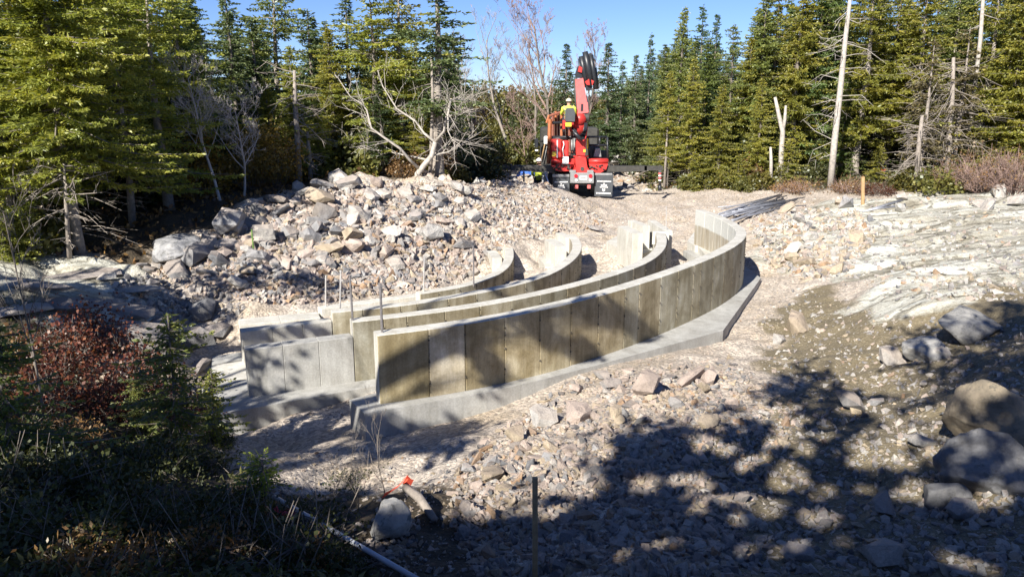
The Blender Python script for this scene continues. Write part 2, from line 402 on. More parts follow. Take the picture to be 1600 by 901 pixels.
# ------------------------------------------------------------------ terrain
ctl = [  # photo x, photo y, height
 (800,901,1.0),(400,901,1.15),(0,901,1.45),(1200,901,.95),(1600,901,1.15),(600,840,.75),(1000,820,.72),(836,800,.68),(650,760,.35),(500,730,.05),
 (400,705,-.1),(450,655,-.22),(380,675,-.27),(560,672,-.03),(640,690,.02),(760,655,.04),(860,640,.18),(930,610,.33),(1000,590,.30),(1080,562,.16),
 (1130,542,-.04),(1160,500,-.03),(1195,455,.0),(1110,552,.02),(1165,520,.0),(1020,660,.55),(1150,630,.42),(900,730,.6),(780,760,.62),(740,720,.45),(1210,545,.10),(1215,480,.06),(1235,430,.08),(1190,395,.05),(1250,600,.3),
 (1100,760,.6),(1250,720,.5),(1350,760,.62),(1400,600,.45),(1320,520,.25),(1480,610,.7),(1550,720,1.0),(1600,560,1.25),(1540,520,.85),(1430,480,.62),(1350,455,.42),
 (1590,480,1.05),(1300,410,.32),(1500,400,.72),(1600,350,.85),(1400,340,.5),(1240,345,.28),(1130,315,.1),(1250,311,.22),(1450,302,.45),(1600,306,.7),(1060,330,.02),
 (900,309,.12),(1000,300,.02),(950,340,.02),(800,286,1.0),(860,293,.95),(885,300,.75),(905,312,.35),(720,290,1.35),(600,284,1.65),(540,282,1.7),(480,295,1.55),(430,312,1.45),(370,340,1.3),(325,368,1.05),
 (740,425,.0),(650,448,-.02),(570,470,.0),(470,485,.0),(390,478,.12),(300,455,.3),(230,425,.5),(600,380,.72),(500,400,.65),(450,380,.8),(650,350,.95),(560,330,1.25),(480,340,1.2),(760,350,.55),(840,350,.22),
 (400,415,.6),(350,410,.65),(880,370,.05),(130,415,.75),(0,425,.85),(180,445,.62),(60,450,.72),(0,485,.75),(190,478,.4),(100,505,.35),(215,505,.1),(290,515,-.2),(345,540,-.3),(320,590,-.28),(310,640,-.3),
 (240,560,-.1),(150,620,.15),(50,600,.5),(250,700,.35),(60,720,.95),(350,740,.1),(300,860,.95),(420,800,.7),(180,820,1.1)]
C3 = up([c[0] for c in ctl], [c[1] for c in ctl], np.array([c[2] for c in ctl]))
extra = [(-1,11.6,-.03),(1,13,0),(2.5,15,0),(0,17,0),(3,18.5,0),(1,19.5,0),(4.2,19,0),(-3,13,-.1),(-4,12.8,-.25),(-5.2,12.5,-.3),(-1.5,15,0),(-3,14.6,-.1),(-4.3,10.6,-.3),(-1.6,10.6,-.1),
 (2.5,36,0),(2.5,45,0),(2.5,70,.4),(-6,29,.7),(-12,27,.9),(-20,34,1.2),(-12,18,.95),(-18,14,1.2),(-15,6,1.5),(-8,3,1.8),(-5,5,1.5),(0,0,2.35),(0,2.2,1.9),(4,2,1.9),(-3,2,1.9),(8,3,1.9),(10,8,1.7),
 (14,12,1.5),(16,18,1.4),(22,26,1.2),(12,38,.6),(22,42,1.0),(8,45,.3),(-6,45,.6),(0,-8,2.8),(12,-6,2.8),(-12,-6,2.6),(30,10,2),(30,-20,3),(-30,-20,3),(-35,20,2),(-35,60,2),(35,60,1.8),(0,110,1.2),(60,110,2),(-60,110,2),
 (120,0,3),(-120,0,3),(0,-100,4),(0,250,3),(200,250,5),(-200,250,5)]
C3 = np.vstack([C3, np.array(extra, float)])
def kern(r): return np.sqrt(r * r + 0.35)
_d = np.hypot(C3[:, None, 0] - C3[None, :, 0], C3[:, None, 1] - C3[None, :, 1])
_n = len(C3); _A = np.zeros((_n + 3, _n + 3)); _A[:_n, :_n] = kern(_d) - 0.02 * np.eye(_n)
_A[:_n, _n] = 1; _A[:_n, _n + 1:] = C3[:, :2] / 50; _A[_n:, :_n] = _A[:_n, _n:].T
_w = np.linalg.solve(_A, np.r_[C3[:, 2], 0, 0, 0])
def base_h(X, Y):
    sh = np.shape(X); X = np.ravel(X); Y = np.ravel(Y); out = np.zeros(len(X))
    for i in range(0, len(X), 40000):
        x = X[i:i + 40000]; y = Y[i:i + 40000]
        k = kern(np.hypot(x[:, None] - C3[None, :, 0], y[:, None] - C3[None, :, 1]))
        out[i:i + 40000] = k @ _w[:_n] + _w[_n] + _w[_n + 1] * x / 50 + _w[_n + 2] * y / 50
    return out.reshape(sh)
LEDGE_R = wpoly([(1170,345),(1215,330),(1300,305),(1480,298),(1700,300),(1760,520),(1600,500),(1530,480),(1470,500),(1370,505),(1335,470),(1370,440),(1330,425),(1270,405),(1215,400),(1185,380)], .5)
LEDGE_L = wpoly([(-160,405),(60,400),(170,412),(260,440),(290,470),(270,500),(150,508),(60,520),(-150,540)], .65)
MUD = wpoly([(1235,440),(1300,430),(1350,480),(1480,505),(1640,480),(1760,560),(1900,1500),(1100,1500),(1080,850),(1060,760),(1140,680),(1230,610),(1215,560),(1190,520)], .4)
SOIL = wpoly([(340,690),(430,740),(560,720),(700,735),(760,800),(700,1500),(-200,1500),(-100,500),(120,510),(260,560),(300,640)], .6)
DARKFACE = wpoly([(150,478),(250,470),(345,500),(352,530),(330,560),(300,560),(200,560)], .0)
CLEAR = [(-14,14),(-10.4,15.3),(-8,16),(-6.8,18.2),(-6.3,21.6),(-4.3,24),(-1.3,27.5),(-1.3,33),(-1.0,70),(5.6,70),(6.0,40),(6.3,35.5),(11,33.5),(20,31.5),(30,29),(26,12),(14,4.5),(5,3.0),(.5,4.0),(-2.2,6.0),(-3.6,8.2),(-5.0,9.4),(-6.6,11.2),(-14,11.5)]
LEDGE_D = wpoly([(1330,462),(1400,445),(1490,470),(1530,500),(1500,520),(1430,515),(1370,505)], .5)
def masks(X, Y):
    led = np.maximum(np.maximum(pmask(X, Y, LEDGE_R, .35, .5, 5), pmask(X, Y, LEDGE_L, .25, .22, 6)), pmask(X, Y, LEDGE_D, .2, .15, 4))
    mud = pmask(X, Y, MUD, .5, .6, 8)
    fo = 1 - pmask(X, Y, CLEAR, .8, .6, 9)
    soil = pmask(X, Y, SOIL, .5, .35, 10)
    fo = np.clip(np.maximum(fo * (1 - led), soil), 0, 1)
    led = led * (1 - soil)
    return led, fo, mud
def height(X, Y):
    X = np.asarray(X, float); Y = np.asarray(Y, float)
    h = base_h(X, Y); led, fo, mud = masks(X, Y)
    # bedrock: long rounded swells broken into low steps
    a = fbm(X * .28 + Y * .10, Y * .62, 4, 21); s = a * 5.0; st = np.floor(s) + np.clip((s - np.floor(s)) * 3.2, 0, 1)
    h = h + led * ((s / 5.0 * .6 + st / 5.0 * .4 - .5) * (.75 + 1.0 * (X < -3)) + (fbm(X * 1.1, Y * 2.2, 3, 22) - .5) * .12)
    pm = np.exp(-(((X + 2.2) / 5.5) ** 2 + ((Y - 21.5) / 4.0) ** 2)); lump = (fbm(X * 1.1, Y * 1.1, 4, 30) - .5) * (.30 + .55 * pm) + (fbm(X * 4.5, Y * 4.5, 4, 31) - .5) * .10
    h = h + .22 * pmask(X, Y, LEDGE_D, .8, .12, 4) - .06
    h = h + .06
    near_wall = np.clip(polydist(X, Y, FLATLINE, False) / 1.2, 0.08, 1)
    h = h + lump * (1 - led) * near_wall * np.clip(1.0 + fo * .6, 0, 2)
    return h
W4O = [(590,524),(640,518),(700,511),(750,503),(800,494),(850,484),(900,472),(950,459),(1000,444),(1040,431),(1080,416),(1108,405),(1130,396),(1148,386),(1160,378),(1168,370),(1169,363),(1165,357),(1156,351.5),(1145,345),(1133,338.5),(1115,332),(1099,327.5)]
W3O = [(551,503),(600,498),(650,492),(700,486),(740,480),(785,473),(830,463),(870,455),(900,447),(940,437),(980,424),(1003,415),(1020,407),(1034,397),(1042,387),(1044,377),(1042,368),(1038,361)]
W2O = [(519,488),(570,484),(620,479),(660,473.5),(700,467),(740,460),(780,452),(820,443.5),(850,434),(873,424),(890,413),(902,403),(909,393),(912,384),(909,374.5),(899,366)]
W1O = [(657,459),(700,453),(722,449),(740,444),(762,437.5),(780,430),(793,421),(800,413),(804.5,402),(804,393),(801,385.5)]
def smooth_line(pts, z, step=0.05):
    W = np.array([up(a, b, z)[:2] for a, b in pts])
    for _ in range(2):
        W[1:-1] = W[1:-1] * .5 + (W[:-2] + W[2:]) * .25
    P = np.vstack([2 * W[0] - W[1], W, 2 * W[-1] - W[-2]]); out = []
    for i in range(1, len(P) - 2):
        for t in np.linspace(0, 1, 16, endpoint=False):
            t2, t3 = t * t, t ** 3
            out.append(.5 * ((2 * P[i]) + (-P[i - 1] + P[i + 1]) * t + (2 * P[i - 1] - 5 * P[i] + 4 * P[i + 1] - P[i + 2]) * t2 + (-P[i - 1] + 3 * P[i] - 3 * P[i + 1] + P[i + 2]) * t3))
    out.append(P[-2]); out = np.array(out)
    s = np.r_[0, np.cumsum(np.hypot(*np.diff(out, axis=0).T))]
    n = int(s[-1] / step); q = np.linspace(0, s[-1], n + 1)
    return np.c_[np.interp(q, s, out[:, 0]), np.interp(q, s, out[:, 1])], q
L4, S4 = smooth_line(W4O, 1.2); L3, S3 = smooth_line(W3O, .9); L2, S2 = smooth_line(W2O, .6); L1, S1 = smooth_line(W1O, .3)
FLATLINE = [tuple(p) for p in L4[::25]]
# fast lookup grid
GX0, GX1, GY0, GY1, GS = -26.0, 30.0, -8.0, 64.0, 0.12
_gx = np.arange(GX0, GX1, GS); _gy = np.arange(GY0, GY1, GS)
_GXX, _GYY = np.meshgrid(_gx, _gy); HG = height(_GXX, _GYY)
def hq(x, y):
    x = np.asarray(x, float); y = np.asarray(y, float)
    u = np.clip((x - GX0) / GS, 0, len(_gx) - 1.001); v = np.clip((y - GY0) / GS, 0, len(_gy) - 1.001)
    i = u.astype(int); j = v.astype(int); a = u - i; b = v - j
    return (HG[j, i] * (1 - a) + HG[j, i + 1] * a) * (1 - b) + (HG[j + 1, i] * (1 - a) + HG[j + 1, i + 1] * a) * b
def hit(px, py, off=0.0):
    d = ray(np.atleast_1d(px), np.atleast_1d(py)); t = np.full(len(d), 2.0); done = np.zeros(len(d), bool)
    for _ in range(1400):
        p = d * t[:, None]
        low = (p[:, 2] + CAMZ) < hq(p[:, 0], p[:, 1]) + off
        done |= low
        if done.all(): break
        t = np.where(done, t, t + 0.02 + 0.002 * t)
        if t.min() > 90: break
    p = d * t[:, None]; p[:, 2] = p[:, 2] + CAMZ
    return p, done
def spaced(lo, hi, f0, f1, fine, grow):
    a = list(np.arange(f0, f1 + 1e-6, fine)); s = fine
    l = f0; pre = []
    while l > lo: s *= grow; l -= s; pre.append(l)
    s = fine; r = a[-1]; post = []
    while r < hi: s *= grow; r += s; post.append(r)
    return np.array(pre[::-1] + a + post)
xs = spaced(-420, 420, -9.5, 11.5, 0.075, 1.09); ys = spaced(-200, 700, 3.2, 24.0, 0.075, 1.06)
XX, YY = np.meshgrid(xs, ys); ZZ = height(XX, YY)
led, fo, mud = masks(XX, YY)
nx, ny = len(xs), len(ys)
idx = np.arange(nx * ny).reshape(ny, nx)
quads = np.stack([idx[:-1, :-1].ravel(), idx[:-1, 1:].ravel(), idx[1:, 1:].ravel(), idx[1:, :-1].ravel()], -1)
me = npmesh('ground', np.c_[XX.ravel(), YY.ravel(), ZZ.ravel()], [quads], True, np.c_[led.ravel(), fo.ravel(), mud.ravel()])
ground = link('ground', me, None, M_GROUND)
tag(ground, 'pinkish gravel and dirt building site with pale bedrock, ringed by dark forest floor', 'ground', kind='structure')

# ------------------------------------------------------------------ curved concrete walls
def offset(L, d):
    T = np.gradient(L, axis=0); T /= np.hypot(T[:, 0], T[:, 1])[:, None]
    return L + np.c_[-T[:, 1], T[:, 0]] * d            # to the left of travel = inner side
def wall(L, S, z0, z1, th, seams, parent, tones, name='panel'):
    LI = offset(L, th); mesh_objs = []
    for k in range(len(seams) - 1):
        a = int(np.searchsorted(S, seams[k])); b = min(int(np.searchsorted(S, seams[k + 1])), len(L) - 1)
        ids = np.unique(np.linspace(a, b, max(3, (b - a) // 4)).astype(int))
        zt = z1
        ch = 0.011; m = MB(); n = len(ids)
        O = L[ids].copy(); I = LI[ids].copy()
        # chamfered vertical edges leave a fine recessed joint between panels
        T0 = (O[1] - O[0]) / np.linalg.norm(O[1] - O[0]); T1 = (O[-1] - O[-2]) / np.linalg.norm(O[-1] - O[-2])
        No = np.array([T0[1], -T0[0]]); Ne = np.array([T1[1], -T1[0]])
        prof = [O[0] - No * ch * 1.6 + T0 * .001] + [O[0] + T0 * ch] + [p for p in O[1:-1]] + [O[-1] - T1 * ch] + [O[-1] - Ne * ch * 1.6 - T1 * .001]
        inn = [I[-1] + Ne * ch - T1 * .001] + [I[-1] - T1 * ch] + [p for p in I[1:-1][::-1]] + [I[0] + T0 * ch] + [I[0] + No * ch + T0 * .001]
        ring = prof + inn; R = len(ring); np_ = len(prof); ni = len(inn)
        jit = random.uniform(-.0025, .0025)
        b2 = 0.008                                        # eased top arris
        cen_o = [O[0]] * 1
        vs = [(p[0], p[1], z0) for p in ring] + [(p[0], p[1], zt - b2) for p in ring]
        # top ring moved inwards a little
        top = []
        full_in = inn[::-1]
        for q, p in enumerate(prof):
            w = full_in[min(q, ni - 1)] - p; top.append(p + w / np.linalg.norm(w) * b2)
        for q, p in enumerate(inn):
            w = prof[::-1][min(q, np_ - 1)] - p; top.append(p + w / np.linalg.norm(w) * b2)
        vs += [(p[0], p[1], zt + jit * 0) for p in top]
        m.v = [tuple(map(float, v)) for v in vs]
        for r in range(2):
            for q in range(R):
                q2 = (q + 1) % R
                m.f.append((r * R + q, r * R + q2, (r + 1) * R + q2, (r + 1) * R + q))
                side = 0 if q < np_ - 1 else (1 if (q >= np_ and q < R - 1) else 2)
                m.m.append(side if r == 0 else 2)
        for q in range(np_ - 1):
            m.f.append((2 * R + q, 2 * R + q + 1, 2 * R + (R - 2 - q), 2 * R + (R - 1 - q))); m.m.append(2)
        o = m.build(name, [M_CS, M_CI, M_CP], parent)
        t = tones[k % len(tones)]
        o.color = (t[0], t[1], t[2], 1)
    return
M_TIE = simple('tie_hole_and_grout', (0.10, 0.085, 0.06), 0.9, 0, 0.5, 60)
def ties(L, S, z0, z1, seams, parent, seed):
    r = random.Random(seed); m = MB(); T = np.gradient(L, axis=0); T /= np.hypot(T[:, 0], T[:, 1])[:, None]
    for s in seams[1:-1]:
        i = min(int(np.searchsorted(S, s)), len(L) - 1); nrm = np.array([T[i][1], -T[i][0]])
        z = z0 + .06
        while z < z1 - .05:
            if r.random() < .35:
                p = L[i] + nrm * .003 + T[i] * r.uniform(-.008, .008); k = r.uniform(.004, .009)
                m.box((p[0], p[1], z), (k, k * .9, k * 1.8), (r.random(), r.random(), r.random()))
            z += r.uniform(.02, .08)
        for zf in (.2, .52, .84):
            zz = z0 + (z1 - z0) * zf; p = L[i] + nrm * .004
            m.ball((p[0], p[1], zz), .014, 6, 4)  # dark balls stand for the shaded tie holes along each seam
    o = m.build('grout_and_tie_holes', M_TIE, parent); tag(o, kind='stuff')
def tone(rr, base=(1, .97, .92)):
    k = rr; return (base[0] * k, base[1] * k, base[2] * k)
R_ = random.Random(5)
def tones(n, lo=.6, hi=1.25):
    lo, hi = lo * .4 + .6, hi * .5 + .5
    out = []
    for i in range(n):
        k = R_.uniform(lo, hi); w = R_.uniform(-.05, .05); out.append((k * (1 + w), k, k * (1 - w * 1.5 - .04)))
    return out
def seamlist(S, first, step=.61):
    s = [0.0, first]
    while s[-1] + step * 1.3 < S[-1]: s.append(s[-1] + step * (1 if R_.random() < .85 else .5))
    return s + [S[-1]]
TH = .22
GRP = 'nested curved concrete walls'
# front wall
w4 = empty('curved_wall', (0, 0, 0), 0, 'front and longest of the four curved concrete walls, brown form-stained panels with grey rounded top', 'wall', GRP)
sm4 = [0, .62, 1.11, 1.72, 2.33, 2.94, 3.55, 4.16, 4.60] ; 
while sm4[-1] + .8 < S4[-1]: sm4.append(sm4[-1] + R_.choice([.61, .61, .61, .3]))
sm4.append(S4[-1])
t4 = tones(len(sm4)); t4 = [(a * 1.25, b * 1.2, c * 1.1) for a, b, c in t4]; t4[0] = (.95, .88, .68); t4[1] = (1.6, 1.55, 1.48); t4[2] = (1.02, .94, .75); t4[3] = (1.35, 1.27, 1.08); t4[4] = (1.28, 1.2, 1.0); t4[5] = (1.1, 1.0, .8); t4[6] = (1.2, 1.1, .9)
wall(L4, S4, .10, 1.2, TH, sm4, w4, t4); ties(L4, S4, .3, 1.2, sm4, w4, 1)
# its footing: straight runs following the curve
def footing(outer, L, z0, z1, parent, inner_off=.55, a=0, b=1.0, nseg=9, extra_pts=None):
    LI = offset(L, inner_off); n = len(L)
    ids = np.linspace(a * (n - 1), b * (n - 1), nseg).astype(int)
    inn = [tuple(LI[i]) for i in ids]
    m = MB(); m.prism(list(outer) + inn[::-1], z0, z1)
    if z1 == .30:
        k = len(m.v) // 2; m.v = m.v[:k] + [(x, y, float(zf(y))) for x, y, z in m.v[k:]]
    return m.build('footing', M_CG, parent)
def zf(y): return np.clip(.315 - (np.asarray(y) - 9.2) * .038, .13, .32)
def upf(a, b):
    z = .3
    for _ in range(12): z = float(zf(up(a, b, z)[1]))
    return tuple(up(a, b, z)[:2])
fo4 = [upf(a, b) for a, b in [(546,624),(570,646),(760,613),(850,592),(930,571),(1130,516),(1189,434)]]
e4 = offset(L4, -.35); n4 = len(L4)
fo4 += [tuple(e4[int(n4 * .80)]), tuple(e4[int(n4 * .9)]), tuple(e4[-1] + (e4[-1] - e4[-4]) * 2)]
footing(fo4, L4, .0 - .2, .30, w4, .5, .02, 1.0, 10)
# second wall
w3 = empty('curved_wall', (0, 0, 0), 0, 'second curved concrete wall from the front, with a low shade-greyed wing at its left end', 'wall', GRP)
sm3 = seamlist(S3, .45); wall(L3, S3, -.02, .9, TH, sm3, w3, tones(len(sm3), .55, 1.1)); ties(L3, S3, .0, .9, sm3, w3, 2)
w2 = empty('curved_wall', (0, 0, 0), 0, 'third curved concrete wall from the front, with a bright low wing at its left end', 'wall', GRP)
sm2 = seamlist(S2, .5); wall(L2, S2, -.3, .6, TH, sm2, w2, tones(len(sm2), .7, 1.35)); ties(L2, S2, -.1, .6, sm2, w2, 3)
w1 = empty('curved_wall', (0, 0, 0), 0, 'farthest and shortest of the four curved concrete walls, nearest the rock pile', 'wall', GRP)
sm1 = seamlist(S1, .4, .5); wall(L1, S1, -.4, .3, TH, sm1, w1, tones(len(sm1), .6, 1.2)); ties(L1, S1, -.1, .3, sm1, w1, 4)

def straight(parent, a, b, z0, z1, th, npan, mats, name='wing_panel', tn=(.8, 1.1)):
    a = np.array(a[:2]); b = np.array(b[:2]); t = (b - a) / np.linalg.norm(b - a); nrm = np.array([-t[1], t[0]]); ln = np.linalg.norm(b - a)
    for k in range(npan):
        s0 = ln * k / npan; s1 = ln * (k + 1) / npan; c = a + t * (s0 + s1) / 2 + nrm * th / 2; ang = math.atan2(t[1], t[0])
        m = MB().box((c[0], c[1], (z0 + z1) / 2), (s1 - s0 - .002, th, z1 - z0), (0, 0, ang), 0, .007)
        o = m.build(name, mats, parent); k2 = random.uniform(*tn); o.color = (k2, k2, k2, 1)
a1 = up(390, 620, 0.0); b1 = up(555, 596, 0.0); b1[:2] = L3[0] + (b1[:2] - a1[:2]) / np.linalg.norm(b1[:2] - a1[:2]) * -.005
straight(w3, a1, b1, -.02, .68, TH, 3, M_CG)  # pale concrete wing, drawn in grey to stand for its shade
straight(w2, up(377, 518.5, .45), L2[0] + np.array([-.02, 0.02]), -.34, .45, TH, 3, M_CP)
straight(w1, up(374, 508, .05), up(501, 496, .05), -.35, .05, .45, 2, M_CP)
straight(w1, up(502, 483, .12), up(661, 461.5, .12), -.35, .12, .25, 4, M_CP)
# footing slabs that show at the left
def slab(parent, pts, z1, z0, mat=M_CG):
    MB().prism([tuple(up(a, b, z1)[:2]) for a, b in pts], z0, z1).build('footing', mat, parent)
slab(w3, [(333, 648.5), (592, 602), (600, 580), (520, 582), (366, 594), (315, 605)], 0.0, -.42)
slab(w2, [(326, 600), (390, 590), (388, 562), (331, 571)], -.10, -.5, M_CP)
slab(w1, [(331, 570), (384, 560), (384, 549), (332, 556)], -.16, -.5, M_CG)
# aisle blocks at the far ends of the three inner walls
def block(parent, p0, p1, th, z0, z1, ret=0.0):
    p0 = np.array(p0[:2]); p1 = np.array(p1[:2]); t = (p1 - p0) / np.linalg.norm(p1 - p0); nrm = np.array([-t[1], t[0]])
    q = [p0, p1, p1 + nrm * th, p0 + nrm * th]
    m = MB().prism([tuple(k) for k in q], z0, z1); m.build('end_block', M_CP, parent)
def blocks(parent, A0, A1, B0, B1, zt, zg, wA, wB):
    a0 = up(*A0, zt); a1 = up(*A1, zt); b0 = up(*B0, zt); b1 = up(*B1, zt)
    block(parent, a0, a1, wA, zg, zt - .002); block(parent, b0, b1, wB, zg, zt + .003)
blocks(w3, (965, 353), (988, 365), (981, 344), (1004, 353), .9, -.02, .27, .2)
blocks(w2, (851, 373.5), (867.5, 385), (868, 363.5), (883, 371), .6, -.1, .28, .2)
blocks(w1, (760, 391.5), (769, 403), (776, 381), (787, 388.5), .3, -.1, .24, .18)
seg = up([1012, 1038], [344, 361], .9)
block(w3, seg[0], seg[1], .2, .0, .905)
MB().prism([tuple(up(a, b, .3)[:2]) for a, b in [(947.5, 377.5), (982, 397), (1003, 397), (1020, 390), (1010, 362), (975, 362)]], -.15, .30).build('footing', M_CP, w3)
MB().prism([tuple(up(a, b, .12)[:2]) for a, b in [(842, 402), (852, 416), (880, 416), (885, 396), (870, 388)]], -.2, .12).build('footing', M_CP, w2)
m = MB().prism([tuple(up(a, b, .3)[:2]) for a, b in [(1074, 376), (1086, 384), (1091, 384), (1112, 411), (1160, 395), (1150, 350), (1090, 355)]], -.1, .296); m.build('footing', M_CP, w4)
seg = up([1020, 1046], [361.5, 362.5], .9)
block(w3, seg[0], seg[1], -.09, .6, .909)

# steel rods standing on and behind the walls
def rod(px, ytop, ybase, z, rad, mat, name, label, cat, group=None, flag=None):
    b = up(px[1], ybase, z); D = b[1]; t = at(px[0], ytop, D)
    o = MB().tube([(0, 0, -.05), (t[0] - b[0], 0, t[2] - b[2])], rad, 7).build(name, mat)
    o.location = tuple(map(float, b)); return tag(o, label, cat, group)
M_STEEL = simple('weathered_steel', (0.30, 0.28, 0.27), 0.55, 0.7, 0.3, 30, 0.2)
M_STEEL_LIGHT = simple('galvanised_steel', (0.55, 0.53, 0.50), 0.5, 0.4, 0.2, 30, 0.2)
g = 'thin steel rods standing at the concrete walls'
rod((594, 597), 443, 519, 1.2, .016, M_STEEL, 'steel_rod', 'grey steel rod standing on the left end of the front curved wall', 'rod', g)
rod((546.5, 551), 430, 500, .9, .016, M_STEEL, 'steel_rod', 'dark leaning steel rod on the left tip of the second curved wall', 'rod', g)
rod((532.5, 531), 422, 485, .4, .015, M_STEEL_LIGHT, 'steel_rod', 'tallest pale steel rod, just left of the dark leaning rod behind the walls', 'rod', g)
rod((509, 508.5), 430, 478, .12, .015, M_STEEL_LIGHT, 'steel_rod', 'leftmost pale steel rod, behind the low walls at the rock pile toe', 'rod', g)
rod((663, 662), 400, 455, .3, .013, M_STEEL_LIGHT, 'steel_rod', 'pale thin rod at the left end of the farthest curved wall', 'rod', g)
rod((739.5, 740), 384, 444, .3, .017, M_STEEL, 'steel_rod', 'dark rod standing on the middle of the farthest curved wall', 'rod', g)
rod((1041, 1041), 322, 359, .9, .010, M_STEEL_LIGHT, 'steel_rod', 'faint thin rod behind the far tip of the second curved wall', 'rod', g)
M_GREENP = simple('green_paint', (0.12, 0.22, 0.05), 0.6)
h_, _ = hit([397], [398]); o = MB().tube([(0, 0, -.1), (-.01, 0, .55)], .016, 6).build('marker_stake', M_GREENP); o.location = tuple(map(float, h_[0]))
tag(o, 'thin green marker stake standing in the shaded foot of the rock pile', 'stake')

# ------------------------------------------------------------------ stones
def hull(seed, npts=16, sq=(1, .8, .6), blocky=.5):
    r = np.random.default_rng(seed); bm = bmesh.new()
    p = r.normal(size=(npts, 3)); p /= np.linalg.norm(p, axis=1)[:, None]
    c = np.clip(p * 1.5, -1, 1); p = p * (1 - blocky) + c * blocky; p *= r.uniform(.82, 1.05, (npts, 1)); p *= np.array(sq) * .5
    for q in p: bm.verts.new(q)
    bmesh.ops.convex_hull(bm, input=bm.verts)
    for v in [v for v in bm.verts if not v.link_faces]: bm.verts.remove(v)
    bmesh.ops.recalc_face_normals(bm, faces=bm.faces)
    bm.verts.index_update(); V = np.array([v.co[:] for v in bm.verts]); Fc = np.array([[v.index for v in f.verts] for f in bm.faces]); bm.free()
    return V, Fc
SQ = [(1, .8, .62), (1, .62, .5), (1, .9, .4), (1, .75, .75), (1, .55, .35), (1, .85, .5), (1, .7, .3), (1, .95, .7)]
SMALL = [hull(100 + i, 9, SQ[i % 8], .4) for i in range(10)]
BIG = []
for i in range(16):
    V, Fc = hull(300 + i, 15 + (i * 5) % 9, SQ[(i * 3) % 8], .45 + .05 * (i % 6)); BIG.append(npmesh('rock', V, [Fc]))
ROUND = []
def blob(seed, sub=3, sq=(1, .8, .65), amp=.2, flat=.25):
    bm = bmesh.new(); bmesh.ops.create_icosphere(bm, subdivisions=sub, radius=.5)
    r = np.random.default_rng(seed); pl = r.normal(size=(12, 3)); pl /= np.linalg.norm(pl, axis=1)[:, None]; dd = r.uniform(.24, .44, 12)
    for v in bm.verts:
        c = np.array(v.co)
        for n_, d_ in zip(pl, dd):
            k = c @ n_ - d_
            if k > 0: c = c - n_ * k * .97
        f = 1 + amp * (float(fbm(c[0] * 3.1 + seed, c[1] * 3.1 + c[2] * 2.3, 4, seed)) - .5) + .10 * (float(fbm(c[0] * 11 + c[2] * 7, c[1] * 11 - c[2] * 5, 4, seed + 3)) - .5)
        v.co = Vector(c * f * np.array(sq) * 1.15)
    me_ = bpy.data.meshes.new('boulder'); bm.to_mesh(me_); bm.free()
    me_.polygons.foreach_set('use_smooth', [True] * len(me_.polygons)); return me_
PAL = {'grey': (.30, .30, .305), 'light grey': (.46, .45, .425), 'pinkish': (.47, .39, .34), 'tan': (.43, .36, .26), 'rusty': (.36, .24, .15), 'dark grey': (.17, .175, .185), 'white': (.58, .56, .52)}
PN = list(PAL)
def rotmats(n, r, tilt=1.0):
    q = r.normal(size=(n, 4)); q[:, 1:3] *= tilt; q /= np.linalg.norm(q, axis=1)[:, None]
    w, x, y, z = q.T
    return np.stack([1 - 2 * (y * y + z * z), 2 * (x * y - z * w), 2 * (x * z + y * w), 2 * (x * y + z * w), 1 - 2 * (x * x + z * z), 2 * (y * z - x * w), 2 * (x * z - y * w), 2 * (y * z + x * w), 1 - 2 * (x * x + y * y)], -1).reshape(n, 3, 3)
def scatter(name, P, size, cols, label, cat='stones', seed=1, tilt=.6, parent=None):
    r = np.random.default_rng(seed); n = len(P); R = rotmats(n, r, tilt); pick = r.integers(0, len(SMALL), n)
    VV, FF, CC = [], [], []; o = 0
    for k, (V, Fc) in enumerate(SMALL):
        s = np.where(pick == k)[0]
        if not len(s): continue
        v = np.einsum('nij,vj->nvi', R[s], V) * size[s][:, None, None] + P[s][:, None, :]
        VV.append(v.reshape(-1, 3)); CC.append(np.repeat(cols[s], len(V), 0))
        FF.append((Fc[None] + (np.arange(len(s)) * len(V))[:, None, None] + o).reshape(-1, 3)); o += len(s) * len(V)
    me_ = npmesh(name, np.vstack(VV), [np.vstack(FF)], False, np.vstack(CC))
    ob = link(name, me_, parent, M_STONE); tag(ob, label, cat, kind='stuff'); return ob
def blocked(x, y, pad=.0):
    b = np.zeros(np.shape(x), bool)
    for L in (L4, L3, L2, L1):
        C = offset(L, TH / 2)[::8]; b |= polydist(x, y, [tuple(p) for p in C], False) < TH / 2 + pad
    return b
FP4 = fo4
def colours(n, r, w):
    w = np.array(w, float); w /= w.sum(); k = r.choice(len(PN), n, p=w); c = np.array([PAL[PN[i]] for i in k]) * r.uniform(.75, 1.2, (n, 1)); return c, k
def region(poly, n, r):
    """random ground points whose photo position lies inside the outline"""
    pl = [(float(a), float(b)) for a, b in poly]; x0 = min(p[0] for p in pl); x1 = max(p[0] for p in pl); y0 = min(p[1] for p in pl); y1 = max(p[1] for p in pl)
    q = np.empty((0, 2))
    while len(q) < n:
        c = np.c_[r.uniform(x0, x1, n * 2), r.uniform(y0, y1, n * 2)]; q = np.vstack([q, c[inside(c[:, 0], c[:, 1], pl)]])
    q = q[:n]; p, ok = hit(q[:, 0], q[:, 1]); return p[ok], q[ok]

